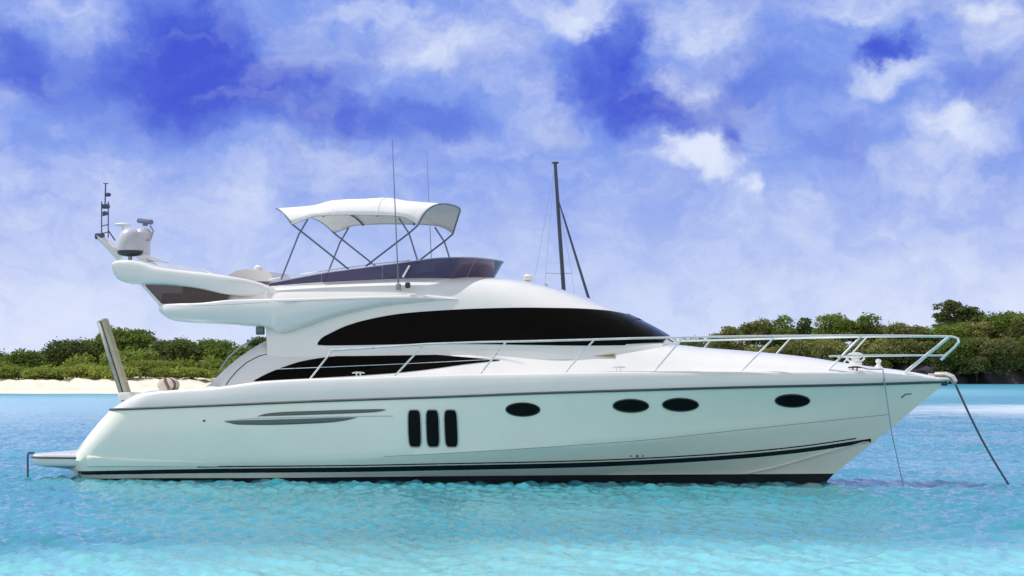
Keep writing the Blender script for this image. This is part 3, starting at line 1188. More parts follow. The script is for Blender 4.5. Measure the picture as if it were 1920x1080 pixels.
# ---- flybridge overhang band ----------------------------------------------
bt, bx0, bx1 = trace([(283, 572.5), (298, 571), (370, 569), (433, 563), (550, 560), (660, 556), (780, 553), (848, 558)], lambda x: 0 * np.asarray(x) + 2.0)
bb, _, _ = trace([(283, 575), (288, 584), (296, 591.5), (308, 598), (326, 602), (402, 607), (477, 611), (505, 617), (520, 624), (560, 613), (620, 593), (700, 576), (780, 566.5), (848, 561)], lambda x: 0 * np.asarray(x) + 2.0)
G = []
X512 = U(512, 600, -2)[0]
for x in np.concatenate([bx0 + 0.9 * np.linspace(0, 1, 24)[:-1] ** 2, np.linspace(bx0 + 0.9, bx1, 70)]):
    zt, zb = float(bt(x)), float(bb(x))
    d = min(1, (x - bx0) / 0.9)
    f = min(1, max(0, (x - X512) / (bx1 - X512)))
    hmid = y_cab(x, (zt + zb) / 2) if x > ax0 else 1.7
    h = 2.02 * (1 - f) + (hmid + 0.015) * f
    h *= 0.80 + 0.20 * math.sqrt(1 - (1 - d) ** 2)
    th = zt - zb
    e = min(0.10, th * 0.45)
    half = [(0, zb + 0.02), (h - 0.6, zb + 0.02), (h - e * 2.2, zb), (h - e * 0.8, zb + e * 0.3), (h - e * 0.2, zb + e), (h, zb + th * 0.6), (h - 0.005, zt - 0.02), (h - 0.02, zt), (h - 0.05, zt + 0.012), (h - 0.42, zt + 0.03), (0, zt + 0.03)]
    G.append([(x, -y, z) for y, z in half] + [(x, y, z) for y, z in reversed(half[1:-1])])
mb = MB().grid(G, closed_v=True)
mb.ngon(G[0])
mb.ngon(G[-1], flip=True)
fly = weld(mb.build('flybridge', GEL, yacht))
fly.data.set_sharp_from_angle(angle=R(38))
line_on([(362, 574), (430, 571), (500, 567), (600, 563), (700, 560), (815, 561)], lambda x, z: 2.0 - 0.2 * min(1, max(0, (x - X512) / (bx1 - X512))) , 2.0, 0.006, 'ledge_line', GREY, fly, 0.014)
# post and lamp box under the overhang
mb = MB().box(P3(488, 620, -1.75), (0.17, 0.10, 0.17), bev=0.02)
mb.build('speaker_box', VENTG, fly)

# ---- radar arch -------------------------------------------------------------
at, aax0, aax1 = trace([(213, 492), (219, 488), (240, 487), (262, 490), (288, 499), (339, 506), (386, 511), (427, 517), (470, 526), (515, 546)], lambda x: 0 * np.asarray(x) + 1.75)
ab, _, _ = trace([(213, 508), (217, 519), (226, 527), (241, 531.5), (307, 534), (370, 541), (427, 553), (470, 557), (515, 556)], lambda x: 0 * np.asarray(x) + 1.75)


X430 = U(425, 540, -1.75)[0]


def arch_arm(side):
    G = []
    for x in np.concatenate([aax0 + 0.35 * np.linspace(0, 1, 10)[:-1] ** 2, np.linspace(aax0 + 0.35, aax1, 50)]):
        zt, zb = float(at(x)), float(ab(x))
        c, hz_ = (zt + zb) / 2, (zt - zb) / 2
        hw = 0.17
        tp = min(1, max(0, (x - X430) / (aax1 - X430)))
        yc = 1.66 - 0.30 * tp * tp * (3 - 2 * tp)
        ring = []
        for k in range(20):
            a = 2 * math.pi * k / 20
            ca, sa = math.cos(a), math.sin(a)
            ring.append((x, side * (yc + hw * math.copysign(abs(ca) ** 0.5, ca)), c + hz_ * math.copysign(abs(sa) ** 0.5, sa)))
        G.append(ring)
    return G


mb = MB()
for s in (-1, 1):
    G = arch_arm(s)
    mb.grid(G, closed_v=True, flip=(s < 0))
    mb.ngon(G[0], flip=(s > 0))
    mb.ngon(G[-1], flip=(s < 0))
# cross beam between the arms
xa_, xb_ = aax0 + 0.05, U(292, 500, -1.75)[0]
G = []
for y in np.linspace(-1.68, 1.68, 24):
    ring = []
    for k in range(24):
        a = 2 * math.pi * k / 24
        ca, sa = math.cos(a), math.sin(a)
        x = (xa_ + xb_) / 2 + (xb_ - xa_) / 2 * math.copysign(abs(ca) ** 0.6, ca)
        zt, zb = float(at(x)), float(ab(x))
        z = (zt + zb) / 2 + (zt - zb) / 2 * 0.95 * math.copysign(abs(sa) ** 0.6, sa) + 0.05 * (1 - (y / 1.7) ** 2)
        ring.append((x, y, z))
    G.append(ring)
mb.grid(G, closed_v=True)
arch = weld(mb.build('radar_arch', GEL, yacht))
arch.data.set_sharp_from_angle(angle=R(50))
MB().tube([P3(262, 484, -1.3), P3(272, 482, -1.1), P3(312, 496, 0.4), P3(342, 509, 1.5)], [0.05, 0.06, 0.06, 0.05], 10).build('arch_brace', GEL, arch)
# slanted strut and tinted side screen in the gap below each arm
for s in (-1, 1):
    mb = MB()
    a, b = P3(266, 533, -1.72), P3(300, 570, -1.80)
    mb.tube([(a.x, s * -a.y, a.z), (b.x, s * -b.y, b.z)], 0.035, 8)
    mb.build('arch_strut', GEL, arch)
    top = [(272, 535), (307, 536), (370, 543), (427, 555)]
    bot = [(303, 569), (340, 569), (390, 566), (430, 559)]
    ft, t0, t1 = trace(top, lambda x: 0 * np.asarray(x) + 1.74)
    fb, b0, b1 = trace(bot, lambda x: 0 * np.asarray(x) + 1.74)
    G = []
    for x in np.linspace(t0, min(t1, b1), 30):
        zb = float(fb(x)) if x > b0 else float(fb(b0)) + (b0 - x) / (b0 - t0) * (float(ft(t0)) - float(fb(b0)))
        zt = float(ft(x)) + 0.02
        G.append([(x, s * 1.73, zb - 0.01), (x, s * 1.73, zt), (x, s * 1.715, zt), (x, s * 1.715, zb - 0.01)])
    mb = MB().grid(G, closed_v=True, flip=(s > 0))
    mb.build('side_screen', mat('smoked_acrylic', (0.035, 0.02, 0.022), 0.08, alpha=0.78), arch)
# seating of the flybridge seen through the screens and over the coaming
mb = MB()
a, b = P3(330, 566, -1.1), P3(425, 566, -1.1)
a = P3(316, 566, -1.1)
mb.box(((a.x + b.x) / 2, -0.2, a.z + 0.06), (b.x - a.x, 2.6, 0.22), bev=0.06)
mb.box((a.x + 0.55, -0.2, a.z + 0.24), (0.22, 2.5, 0.30), bev=0.06)
mb.box((a.x + 0.95, -0.2, a.z + 0.20), (0.22, 2.5, 0.22), bev=0.06)
mb.build('aft_seat', BROWN, fly)
for px in (352, 384):
    mb = MB()
    c = P3(px, 552, -1.45)
    mb.tube([c + Vector((-.25, 0, -.13)), c + Vector((.25, 0, .08))], 0.022, 8)
    mb.build('grab_rail', mat('pink_wood', (0.35, 0.22, 0.20), 0.5), fly)
mb = MB()
a = P3(452, 520, 0.9)
b = P3(520, 500, 0.9)
Gc = []
for y in np.linspace(0.35, 1.5, 8):
    pr = [(434, 528), (446, 518), (462, 509), (480, 507), (512, 509), (522, 512), (526, 519), (530, 530)]
    Gc.append([(U(px, py, 0.9)[0], y, U(px, py, 0.9)[1]) for px, py in pr])
mb.grid(Gc)
mb.ngon(Gc[0], flip=True)
mb.ngon(Gc[-1])
mb.build('sun_lounge', GEL, fly)
mb = MB()
mb.lathe(P3(484, 506, 0.7), [(0.05, -.03), (0.09, 0.0), (0.09, 0.06), (0.03, 0.10)])
mb.build('horn', SEAT, fly)
# helm console and seats behind the wind deflector
mb = MB()
c = P3(842, 512, -0.5)
mb.box((c.x, 0, c.z + 0.0), (0.55, 1.5, 0.42), bev=0.10)
mb.build('helm_console', SEAT, fly)
for y in (-0.75, 0.1):
    mb = MB()
    c = P3(790, 530, y)
    mb.box((c.x, y, c.z + 0.08), (0.5, 0.55, 0.16), bev=0.06)
    mb.box((c.x - 0.25, y, c.z + 0.26), (0.14, 0.55, 0.40), bev=0.06)
    mb.build('helm_seat', SEAT, fly)

# wind deflector: a purple acrylic wall, leaning out, U shaped in plan
wb, wx0, wx1 = trace([(505, 534), (600, 527), (700, 522), (780, 519), (860, 518.5), (918, 521)], lambda x: 0 * np.asarray(x) + 1.45)
wt, wt0, wt1 = trace([(505, 531), (560, 521), (620, 511), (700, 501), (780, 491), (830, 484), (880, 481), (918, 483), (946, 487)], lambda x: 0 * np.asarray(x) + 1.5)
path = []
xf = U(922, 520, 0.3)[0]
xc = xf - 1.1
for x in np.linspace(wx0, xc, 40)[:-1]:
    path.append((x, -1.48))
for a in np.linspace(-90, 90, 41):
    path.append((xc + (xf - xc) * max(0, math.cos(R(a))) ** 0.8, 1.48 * math.sin(R(a))))
for x in np.linspace(xc, wx0, 40)[1:]:
    path.append((x, 1.48))
Go, edge = [], []
for x, y in path:
    f = max(0, (x - wx0) / (xf - wx0))
    zb_ = float(wb(x)) - 0.03
    zt_ = float(wt(min(x + 0.25 * f, wt1)))
    lean = (zt_ - zb_)
    k = max(0, (x - xc) / (xf - xc))
    row = []
    for q in np.linspace(0, 1, 5):
        row.append((x + q * lean * (0.15 + 0.45 * k) * (1 if k > 0 else 0.5), y * (1 + 0.12 * q * lean), zb_ + (zt_ - zb_) * q))
    Go.append(row)
    edge.append(row[-1])
mb = MB().grid(Go)
inner = [[(p[0] - 0.012 if abs(p[1]) < 1.3 else p[0], p[1] * 0.992, p[2]) for p in row] for row in Go]
mb.grid(inner, flip=True)
mb.grid([[a[-1], b[-1]] for a, b in zip(Go, inner)])
defl = mb.build('wind_deflector', PURPLE, fly)
MB().tube(edge, 0.013, 6).build('deflector_trim', mat('trim_lilac', (0.30, 0.27, 0.36), 0.3, metal=0.5), defl)
for i in (14, 30, 50, 60, 71, 90, 106):
    a, b = Vector(Go[i][0]), Vector(Go[i][-1])
    MB().tube([a, b], 0.008, 6).build('deflector_stay', mat('stay_grey', (0.3, 0.28, 0.35), 0.4, metal=0.5), defl)

# ---- arch electronics --------------------------------------------------------
c = P3(244, 492, -1.2)
s_ = 42.5 / F_PX
mb = MB()
mb.lathe((c.x, c.y, c.z), [(0.09, -0.02), (0.09, 0.0), (0.045, 0.03), (0.042, 0.16), (0.09, 0.17)])
mb.build('dome_pedestal', GREY, arch)
zb = P3(244, 478, -1.2).z
mb = MB().lathe((c.x, c.y, zb), [(0.10, -0.03), (0.20, -0.01), (0.265, 0.03), (0.275, 0.085), (0.268, 0.09)])
mb.build('dome_base', DARK, arch)
mb = MB().lathe((c.x, c.y, zb + 0.09), [(0.268, 0.0), (0.272, 0.03), (0.268, 0.16), (0.25, 0.26), (0.21, 0.36), (0.15, 0.425), (0.08, 0.46), (0.01, 0.47)], 32)
mb.build('satellite_dome', mat('dome_white', (0.50, 0.48, 0.52), 0.45), arch)
# gps plate
c = P3(231, 421, -0.4)
mb = MB().lathe((c.x, c.y, c.z), [(0.02, -0.30), (0.025, -0.05), (0.17, -0.02), (0.18, 0.0), (0.16, 0.02), (0.03, 0.035)])
mb.build('gps_antenna', SEAT, arch)
# open array scanner
c = P3(268, 445, 0.4)
mb = MB().lathe((c.x, c.y, c.z), [(0.16, -0.45), (0.16, -0.05), (0.20, 0.0), (0.20, 0.10), (0.15, 0.17), (0.06, 0.20)])
mb.build('scanner_pedestal', mat('scanner_grey', (0.5, 0.48, 0.55), 0.4), arch)
from mathutils import Euler
c = P3(272, 415, 0.4)
mb = MB().box(c, (0.42, 0.14, 0.11), rot=Euler((0, R(8), R(-20))), bev=0.04)
mb.tube([c + Vector((0, 0, -.1)), c + Vector((0, 0, 0))], 0.06, 10)
mb.build('radar_scanner', mat('scanner_blue', (0.16, 0.16, 0.28), 0.4), arch)
mb = MB()
mb.tube([c + Vector((.12, 0, -.1)), c + Vector((.22, -.05, -.22)), c + Vector((.16, -.08, -.42)), c + Vector((-.05, -.1, -.44))], 0.018, 8)
mb.build('cable', GREY, arch)
# light mast on its aft arm
mb = MB().tube([P3(226, 482, -0.9), P3(205, 461, -0.9), P3(182, 441, -0.9)], [0.10, 0.085, 0.06], 10)
mb.build('mast_arm', SEAT, arch)
mb = MB()
for px, dy in ((190.5, -0.06), (203, 0.06)):
    mb.tube([P3(px, 446, -0.9 + dy), P3(px, 378, -0.9 + dy)], 0.014, 6)
for py in (438, 424, 405):
    mb.tube([P3(190, py, -0.96), P3(203, py - 3, -0.84)], 0.012, 6)
mb.tube([P3(197, 385, -0.9), P3(198, 344, -0.9)], 0.016, 6)
mb.tube([P3(194, 344, -0.9), P3(203, 344, -0.9)], 0.012, 6)
mb.tube([P3(203, 432, -0.9), P3(216, 451, -0.9)], 0.014, 6)
mb.build('light_mast', mat('mast_navy', (0.05, 0.05, 0.12), 0.4), arch)
for (px, py, w, h) in ((198, 387, .17, .10), (202, 365, .12, .08), (187, 443, .20, .13), (197, 400, .09, .09)):
    MB().box(P3(px, py, -0.9), (w, 0.12, h), bev=0.03).build('mast_lamp', mat('mast_navy', (0, 0, 0)), arch)

# ---- bimini sunshade ------------------------------------------------------------
BW = 1.35
cr, cx0, cx1 = trace([(521, 392), (540, 389.5), (600, 386), (640, 379), (680, 375.5), (738, 375.5), (790, 381), (840, 386), (866, 390)], lambda x: np.interp(x, [U(521, 392, -.7)[0], U(866, 390, .8)[0]], [0.35, -0.65]))
ft, fx0, fx1 = trace([(546, 420), (566, 413), (590, 404.5), (640, 402), (700, 402.5), (750, 405), (768, 411), (783, 421)], lambda x: 0 * np.asarray(x) + BW)
G = []
for s in np.linspace(0, 1, 60):
    xc_, xf_ = cx0 + (cx1 - cx0) * s, fx0 + (fx1 - fx0) * s
    zc, zf = float(cr(xc_)), float(ft(xf_))
    row = []
    for v in np.linspace(-1, 1, 45):
        a = abs(v)
        k = 0.16 * a ** 2 + 0.84 * a ** 7
        sag = 0.025 * math.sin(math.pi * ((s * 3) % 1)) * (1 - a ** 4)
        row.append((xc_ + (xf_ - xc_) * a ** 3, BW * (v if a < 0.9 else math.copysign(0.9 + (a - 0.9) * 0.8, v)), zc + (zf - zc) * k - sag))
    G.append(row)
bim = MB().grid(G).build('sunshade', CANVAS, yacht, sharp=60)
md = bim.modifiers.new('thickness', 'SOLIDIFY')
md.thickness = 0.012
# hem bands and grey front drop cloth
for col in (0, -1):
    MB().tube([g_[col] for g_ in G], 0.017, 6).build('hem', mat('hem_lilac', (0.50, 0.48, 0.54), 0.8), bim)
MB().tube([p for p in G[0]], 0.018, 6).build('bow_hoop', TUBE, bim)
MB().tube([p for p in G[-1]], 0.018, 6).build('bow_hoop', TUBE, bim)
tubes = [((527, 524), (560, 440), (577, 411)), ((546, 419), (600, 462), (655, 506)), ((686, 499), (767, 437), (784, 422)), ((786, 498), (767, 438), (748, 409))]
for t_ in tubes:
    for s in (-1, 1):
        q = [P3(px, py, -BW + 0.04) for px, py in t_]
        # feet reach the coaming
        mb = MB().tube([(p.x, p.y * -s, p.z) for p in q], 0.019, 8)
        mb.build('frame_tube', TUBE, bim)
for k in (20, 40):
    MB().tube([(p[0], p[1], p[2] + 0.004) for p in G[k]], 0.006, 6).build('seam', CANVAS, bim)
# mid hoop under the cloth
for px in (600, 735):
    x = U(px, 385, -0.5)[0]
    s = (x - cx0) / (cx1 - cx0)
    row = G[min(59, max(0, int(s * 59)))]
    MB().tube([(p[0], p[1] * 0.985, p[2] - 0.03) for p in row], 0.017, 6).build('bow_hoop', TUBE, bim)

# whip antennas and fittings on the coaming
for (px0, py0, px1, py1, y, r) in ((747, 536, 735.5, 262, -1.64, 0.014), (810, 515, 800, 282, 1.6, 0.009)):
    a, b = P3(px0, py0, y), P3(px1, py1, y)
    mb = MB().tube([a, a.lerp(b, .1), a.lerp(b, .6), b], [r * 1.4, r, r * 0.8, r * 0.45], 6)
    ant = mb.build('whip_antenna', mat('antenna_grey', (0.16, 0.17, 0.22), 0.4), yacht)
    MB().box(a + Vector((0, 0, -0.02)), (0.10, 0.10, 0.14), bev=0.03).build('antenna_base', GREY, ant)
p = P3(765, 535, -1.66)
MB().box((p.x, p.y - 0.02, p.z), (0.10, 0.10, 0.12), bev=0.03).build('side_light', DARK, cabin)
MB().tube([P3(755, 520, -1.6), P3(768, 498, -1.55)], 0.022, 8).build('antenna_stay', STEEL, cabin)
p = P3(990, 527, 0.3)
MB().lathe(p, [(0.05, -.1), (0.05, .0), (.10, .02), (.10, .10), (.05, .14)]).build('search_light', SEAT, cabin)
p = P3(1022, 538, 0.5)
MB().lathe(p, [(0.05, -.1), (0.06, .0), (.07, .03), (.03, .07)]).build('roof_horn', GREY, cabin)
# deflector grab rail above the coaming
MB().tube([P3(505, 524, -1.3), P3(560, 515, -1.3), P3(620, 506, -1.3), P3(700, 495, -1.3), P3(770, 488, -1.3)], 0.013, 6).build('coaming_rail', STEEL, fly)

# ---- bow rail ------------------------------------------------------------------
rb = lambda x: np.maximum(np.asarray(hb_gg(x), float) - 0.14, 0.16)


def RP(px, py, s=-1):
    y = 1.8
    for _ in range(6):
        x, z = U(px, py, -y)
        y = float(rb(x))
    return Vector((x, s * y, z))


top = [(620, 657), (680, 653), (740, 649), (800, 645), (900, 641.5), (1000, 639.5), (1100, 637), (1200, 634), (1300, 632), (1400, 630.5), (1500, 629.5), (1600, 629), (1700, 629.5), (1760, 630.5), (1785, 631),
       (1795, 634), (1797, 641), (1790, 650), (1775, 664), (1764, 675)]
mid = [(1555, 668), (1600, 666.5), (1700, 666), (1772, 666.5)]
wire = [(520, 692), (620, 688), (760, 682), (940, 673)]
posts = [((579, 713), (621, 660)), ((738, 707), (793, 648)), ((900, 702), (948, 642)), ((1060, 698), (1113, 638)), ((1225, 698), (1280, 634)), ((1388, 698), (1453, 631)), ((1549, 698), (1615, 630)), ((1698, 697), (1778, 632))]
rails = None
for s in (-1, 1):
    mb = MB()
    q = [RP(*p, s) for p in top]
    q2 = []
    for i in range(len(q) - 1):
        for k in range(3):
            q2.append(q[i].lerp(q[i + 1], k / 3))
    q2.append(q[-1])
    mb.tube(q2, 0.021, 8)
    rail = mb.build('bow_rail', STEEL, yacht)
    MB().tube([RP(*p, s) for p in mid], 0.017, 8).build('mid_rail', STEEL, rail)
    MB().tube([RP(*p, s) for p in wire], 0.006, 6).build('guard_wire', STEEL, rail)
    for i, (a, b) in enumerate(posts):
        A_, B_ = RP(*a, s), RP(*b, s)
        mb = MB().tube([A_, B_], 0.019 if i < 7 else 0.026, 8)
        mb.lathe(A_, [(0.05, -0.05), (0.05, 0.005), (0.02, 0.02)], 12)
        mb.build('stanchion', STEEL, rail)
# aft handrail following the saloon quarter
for s in (-1, 1):
    mb = MB()
    mb.tube([(p.x, p.y * -s, p.z) for p in [P3(413, 692, -1.75), P3(428, 670, -1.75), P3(446, 654, -1.75), P3(478, 634, -1.75), P3(484, 632, -1.7)]], 0.02, 8)
    mb.build('quarter_handrail', GREY, deck)

# ---- hull fittings ---------------------------------------------------------------
def on_hull(px, py):
    y = 2.2
    for _ in range(8):
        x, z = U(px, py, -y)
        y = y_hull(x, z)
    return x, z, y


def hull_patch(name, outline_fn, c, m, parent, out=0.012, rings=5, n=40, sides=(-1, 1)):
    cx, cz, _ = on_hull(*c)
    for s in sides:
        G = []
        for k in range(rings + 1):
            f = k / rings
            row = []
            for a in np.linspace(0, 2 * math.pi, n, endpoint=False):
                dx_, dz_ = outline_fn(a)
                x, z = cx + dx_ * f, cz + dz_ * f
                row.append((x, s * (y_hull(x, z) + out), z))
            G.append(row)
        rim = [(p[0], p[1] - s * (out + 0.01), p[2]) for p in G[-1]]
        mb = MB().grid(G + [rim], closed_v=True, flip=(s > 0))
        o = weld(mb.build(name, m, parent))
        yield s, G[-1], o


def sup(w, h, n):
    return lambda a: (w * math.copysign(abs(math.cos(a)) ** (2 / n), math.cos(a)), h * math.copysign(abs(math.sin(a)) ** (2 / n), math.sin(a)))


MPP = 0.01058
for (px, py, w, h) in ((980.5, 768, 31, 12), (1183, 761, 31.5, 11.8), (1276, 759, 31.5, 11.8), (1486, 751.5, 30, 11.5)):
    for s, ring, o in hull_patch('porthole', sup(w * MPP, h * MPP, 2.0), (px, py), PORT, hull, 0.010):
        MB().tube([Vector(p) for p in ring] + [Vector(ring[0])], 0.014, 6, cap=False).build('porthole_frame', mat('dark_frame', (0.05, 0.055, 0.055), 0.3, metal=0.6), o)
for px in (777.5, 811.5, 846):
    for s, ring, o in hull_patch('engine_vent', sup(12.5 * MPP, 35 * MPP, 5), (px, 803.5), PORT, hull, 0.012, n=48):
        MB().tube([Vector(p) for p in ring] + [Vector(ring[0])], 0.012, 6, cap=False).build('vent_frame', mat('vent_trim', (0.45, 0.46, 0.45), 0.3, metal=0.5), o)


def lens(name, up, lo, m, parent, out):
    window(name, up, lo, y_hull, m, parent, 2.42, out=out, n=50, rows=4)


lens('hull_louvre', [(485, 780), (500, 775.5), (540, 772), (600, 770), (680, 767.5), (715, 767), (724, 768)], [(485, 780.5), (520, 779.5), (600, 777), (680, 774), (710, 772), (724, 769)], VENTG, hull, 0.014)
lens('hull_louvre', [(424, 790), (460, 788), (500, 787), (560, 785.5), (640, 783), (670, 782.5)], [(424, 791), (450, 796), (500, 796.5), (560, 795), (620, 792), (650, 788), (670, 783)], VENTG, hull, 0.014)
line_on([(420, 789), (480, 784), (560, 782.5), (660, 780.5), (736, 779.5)], y_hull, 2.42, 0.014, 'louvre_trim', STEEL, hull, 0.006)
for (px, py, r) in ((383, 789, .022), (1183, 855, .014), (1195, 855, .024), (1206, 855, .014)):
    x, z, y = on_hull(px, py)
    for s in (-1, 1):
        mb = MB()
        mb.tube([(x, s * (y - .01), z), (x, s * (y + .02), z)], r, 10)
        mb.build('skin_fitting', DARK, hull)
x, z, y = on_hull(1700, 741)
for s in (-1, 1):
    mb = MB()
    mb.tube([(x - .10, s * (y_hull(x - .1, z - .03) + .01), z - .05), (x - .02, s * (y + .02), z + .02), (x + .09, s * (y_hull(x + .09, z) + .015), z + .03)], 0.014, 8)
    mb.build('bow_eye', VENTG, hull)

# deck hatch vent, cleats, windlass
window('deck_vent', [(1108, 662.3), (1148, 662.3)], [(1108, 667.7), (1148, 667.7)], y_deck, GOLD, deck, 1.85, out=0.035, n=6, rows=2)


def cleat(px, py, name='cleat', m=STEEL):
    for s in (-1, 1):
        p = RP(px, py, s)
        mb = MB()
        mb.tube([p + Vector((-.13, 0, .05)), p + Vector((-.05, 0, .06)), p + Vector((.05, 0, .06)), p + Vector((.13, 0, .05))], [0.012, .018, .018, .012], 8)
        for d_ in (-.04, .04):
            mb.tube([p + Vector((d_, 0, -.06)), p + Vector((d_, 0, .06))], 0.014, 8)
        mb.build(name, m, deck)


cleat(1160, 694)
cleat(672, 704)
cleat(1603, 694, m=DARK)
p = P3(1604, 680, 0.1)
mb = MB().lathe(p, [(0.13, -.1), (0.13, 0), (0.09, .02), (.08, .08), (.12, .10), (.12, .15), (.05, .18)])
G_ = [p + Vector((0.17 * math.cos(a), 0, 0.10 + 0.09 * math.sin(a))) for a in np.linspace(0, 6.283, 20)]
mb.tube(G_, 0.022, 6, cap=False)
mb.build('windlass', STEEL, deck)
p = P3(1647, 689, 0.1)
MB().lathe(p, [(0.09, -.08), (0.08, .02), (0.04, .05), (.04, .09), (.06, .11), (.055, .15), (.02, .17)]).build('bollard', STEEL, deck)
# bow roller with the anchor stowed in it
mb = MB()
a, b = P3(1735, 706, 0), P3(1784, 712, 0)
mb.box(((a.x + b.x) / 2, 0, (a.z + b.z) / 2 - 0.01), (b.x - a.x, 0.22, 0.07), bev=0.02)
roller = mb.build('bow_roller', STEEL, yacht)
mb = MB()
q = [P3(1752, 701, 0), P3(1772, 702, 0), P3(1784, 707, 0), P3(1790, 716, 0), P3(1789, 722, 0)]
G = []
for i, c in enumerate(q):
    w_ = (0.07, 0.12, 0.17, 0.16, 0.03)[i]
    h_ = (0.04, 0.06, 0.07, 0.06, 0.02)[i]
    n_ = Vector((0.3 + 0.2 * i, 0, 1 - 0.22 * i)).normalized()
    G.append([c + Vector((0, w_ * math.cos(t), 0)) + n_ * h_ * math.sin(t) for t in np.linspace(0, 2 * math.pi, 12, endpoint=False)])
mb.grid(G, closed_v=True)
mb.ngon(G[0])
mb.ngon(G[-1], flip=True)
mb.tube([P3(1740, 703, 0), P3(1765, 704, 0), P3(1778, 718, 0)], 0.03, 8)
mb.build('anchor', SHIELD, yacht)
MB().box(P3(1771, 719, 0), (0.12, 0.12, 0.09), bev=0.02).build('roller_cheek', DARK, roller)

# ---- stern: swim platform, ladder, gangway ----------------------------------------
xp0, zp = U(56, 852, -1.9)
xp1 = U(200, 852, -2.1)[0]
zt = U(100, 851, -2.0)[1]
zb = U(80, 875, -2.0)[1]


def plat_ring(ins, z, x_ext=0.0):
    pts = []
    hw, r = 2.12 - ins, 0.45
    x0_ = xp0 + ins
    for a in np.linspace(0, 90, 9):
        pts.append((x0_ + r - r * math.cos(R(a)), -(hw - r) - r * math.sin(R(a)), z))
    pts.append((xp1 + x_ext, -hw - 0.02, z))
    pts.append((xp1 + x_ext, hw + 0.02, z))
    for a in np.linspace(90, 0, 9):
        pts.append((x0_ + r - r * math.cos(R(a)), (hw - r) + r * math.sin(R(a)), z))
    return pts


G = [plat_ring(0.5, zb - 0.06, -0.3), plat_ring(0.10, zb, 0), plat_ring(0.03, zb + 0.03), plat_ring(0.0, zb + 0.09), plat_ring(0.0, zt - 0.05), plat_ring(0.02, zt - 0.012), plat_ring(0.06, zt)]
mb = MB().grid(G, closed_v=True, flip=False)
mb.ngon(G[0], flip=True)
mb.ngon(G[-1])
plat = weld(mb.build('swim_platform', GEL, yacht))
plat.data.set_sharp_from_angle(angle=R(40))
zm = zt - 0.075
for s in (-1, 1):
    G = []
    xe = U(470, 868, -2.3)[0]
    for x in np.linspace(xp1 - 0.35, xe, 40):
        f = (x - xp1 + 0.35) / (xe - xp1 + 0.35)
        k = (1 - f) ** 1.3
        zc = (zt + zb) / 2 - 0.05 * f
        G.append([(x, s * (y_hull(x, zc + dz * (0.3 + 0.7 * k)) + o * k - 0.012 * (o == 0)), zc + dz * (0.3 + 0.7 * k)) for dz, o in ((-.13, 0), (-.10, .05), (0.03, .045), (.09, .04), (.115, .02), (.12, 0))])
    weld(MB().grid(G, flip=(s > 0)).build('platform_flare', HULLM, plat))
ring = [Vector(p) for p in plat_ring(-0.008, zm)]
MB().tube(ring[:10], 0.024, 6).build('platform_fender', RUBM, plat)
mb = MB()
lx = P3(59, 850, -1.7).x
dy = -1.85
mb.tube([(lx + 0.14, dy, zt + 0.01), (lx + 0.02, dy, zt + 0.015), (lx - 0.01, dy, zt - 0.04), (lx - 0.01, dy, -0.35)], 0.024, 8)
mb.build('ladder_post', mat('ladder_grey', (0.10, 0.12, 0.15), 0.35, metal=0.5), plat)

mb = MB()
G = []
for y in np.linspace(-1.75, 1.75, 12):
    k = 0.12 * (y / 1.75) ** 2
    G.append([(P3(px, 880, -1.8).x + k, y, P3(px, py, -1.8).z) for px, py in ((98, 876), (120, 881), (140, 889), (152, 899), (175, 900), (175, 872))])
mb.grid(G, closed_v=True)
mb.ngon(G[0], flip=True)
mb.ngon(G[-1])
weld(mb.build('platform_support', HULLM, plat))
# gangway hoisted up at the stern: two beams with a dark slot between
yg = -1.2
A0, A1 = P3(233, 742, yg), P3(189, 601, yg)
ax = (A1 - A0).normalized()
nx = Vector((ax.z, 0, -ax.x))


def beam(mb, o0, o1, y0, y1, l0=0.0, l1=0.0, mi=0):
    G = []
    for t in (-l0, (A1 - A0).length + l1):
        c = A0 + ax * t
        G.append([c + nx * o0 + Vector((0, y0 - yg, 0)), c + nx * o1 + Vector((0, y0 - yg, 0)), c + nx * o1 + Vector((0, y1 - yg, 0)), c + nx * o0 + Vector((0, y1 - yg, 0))])
    mb.grid(G, closed_v=True, mi=mi)
    mb.ngon(G[0], flip=True, mi=mi)
    mb.ngon(G[1], mi=mi)


gang = MB()
beam(gang, -0.105, -0.03, yg, yg + 0.20, 0.25)
gang = weld(gang.build('gangway', BOARDG, yacht, smooth=False))
mb = MB()
beam(mb, 0.010, 0.085, yg - 0.01, yg + 0.20, 0.25, -0.02)
mb.build('gangway_tread', TAN, gang, smooth=False)
mb = MB()
beam(mb, -0.03, 0.010, yg + 0.03, yg + 0.20, 0.25, -0.03)
mb.build('gangway_slot', DARK, gang, smooth=False)
mb = MB().box(A1 + ax * 0.01 - nx * 0.005 + Vector((0, .11, 0)), (0.17, 0.25, 0.05), rot=Euler((0, -math.atan2(ax.x, ax.z) * -1, 0)), bev=0.02)
mb.tube([A1 + nx * -0.02 + Vector((0, .1, 0)), A1 + nx * -0.11 + Vector((0, .1, .0))], 0.02, 8)
mb.build('gangway_end', SEAT, gang)
mb = MB().box(P3(236, 741, yg) + Vector((0, 0.2, -0.02)), (0.30, 0.6, 0.16), bev=0.04)
mb.build('gangway_foot', GEL, gang)
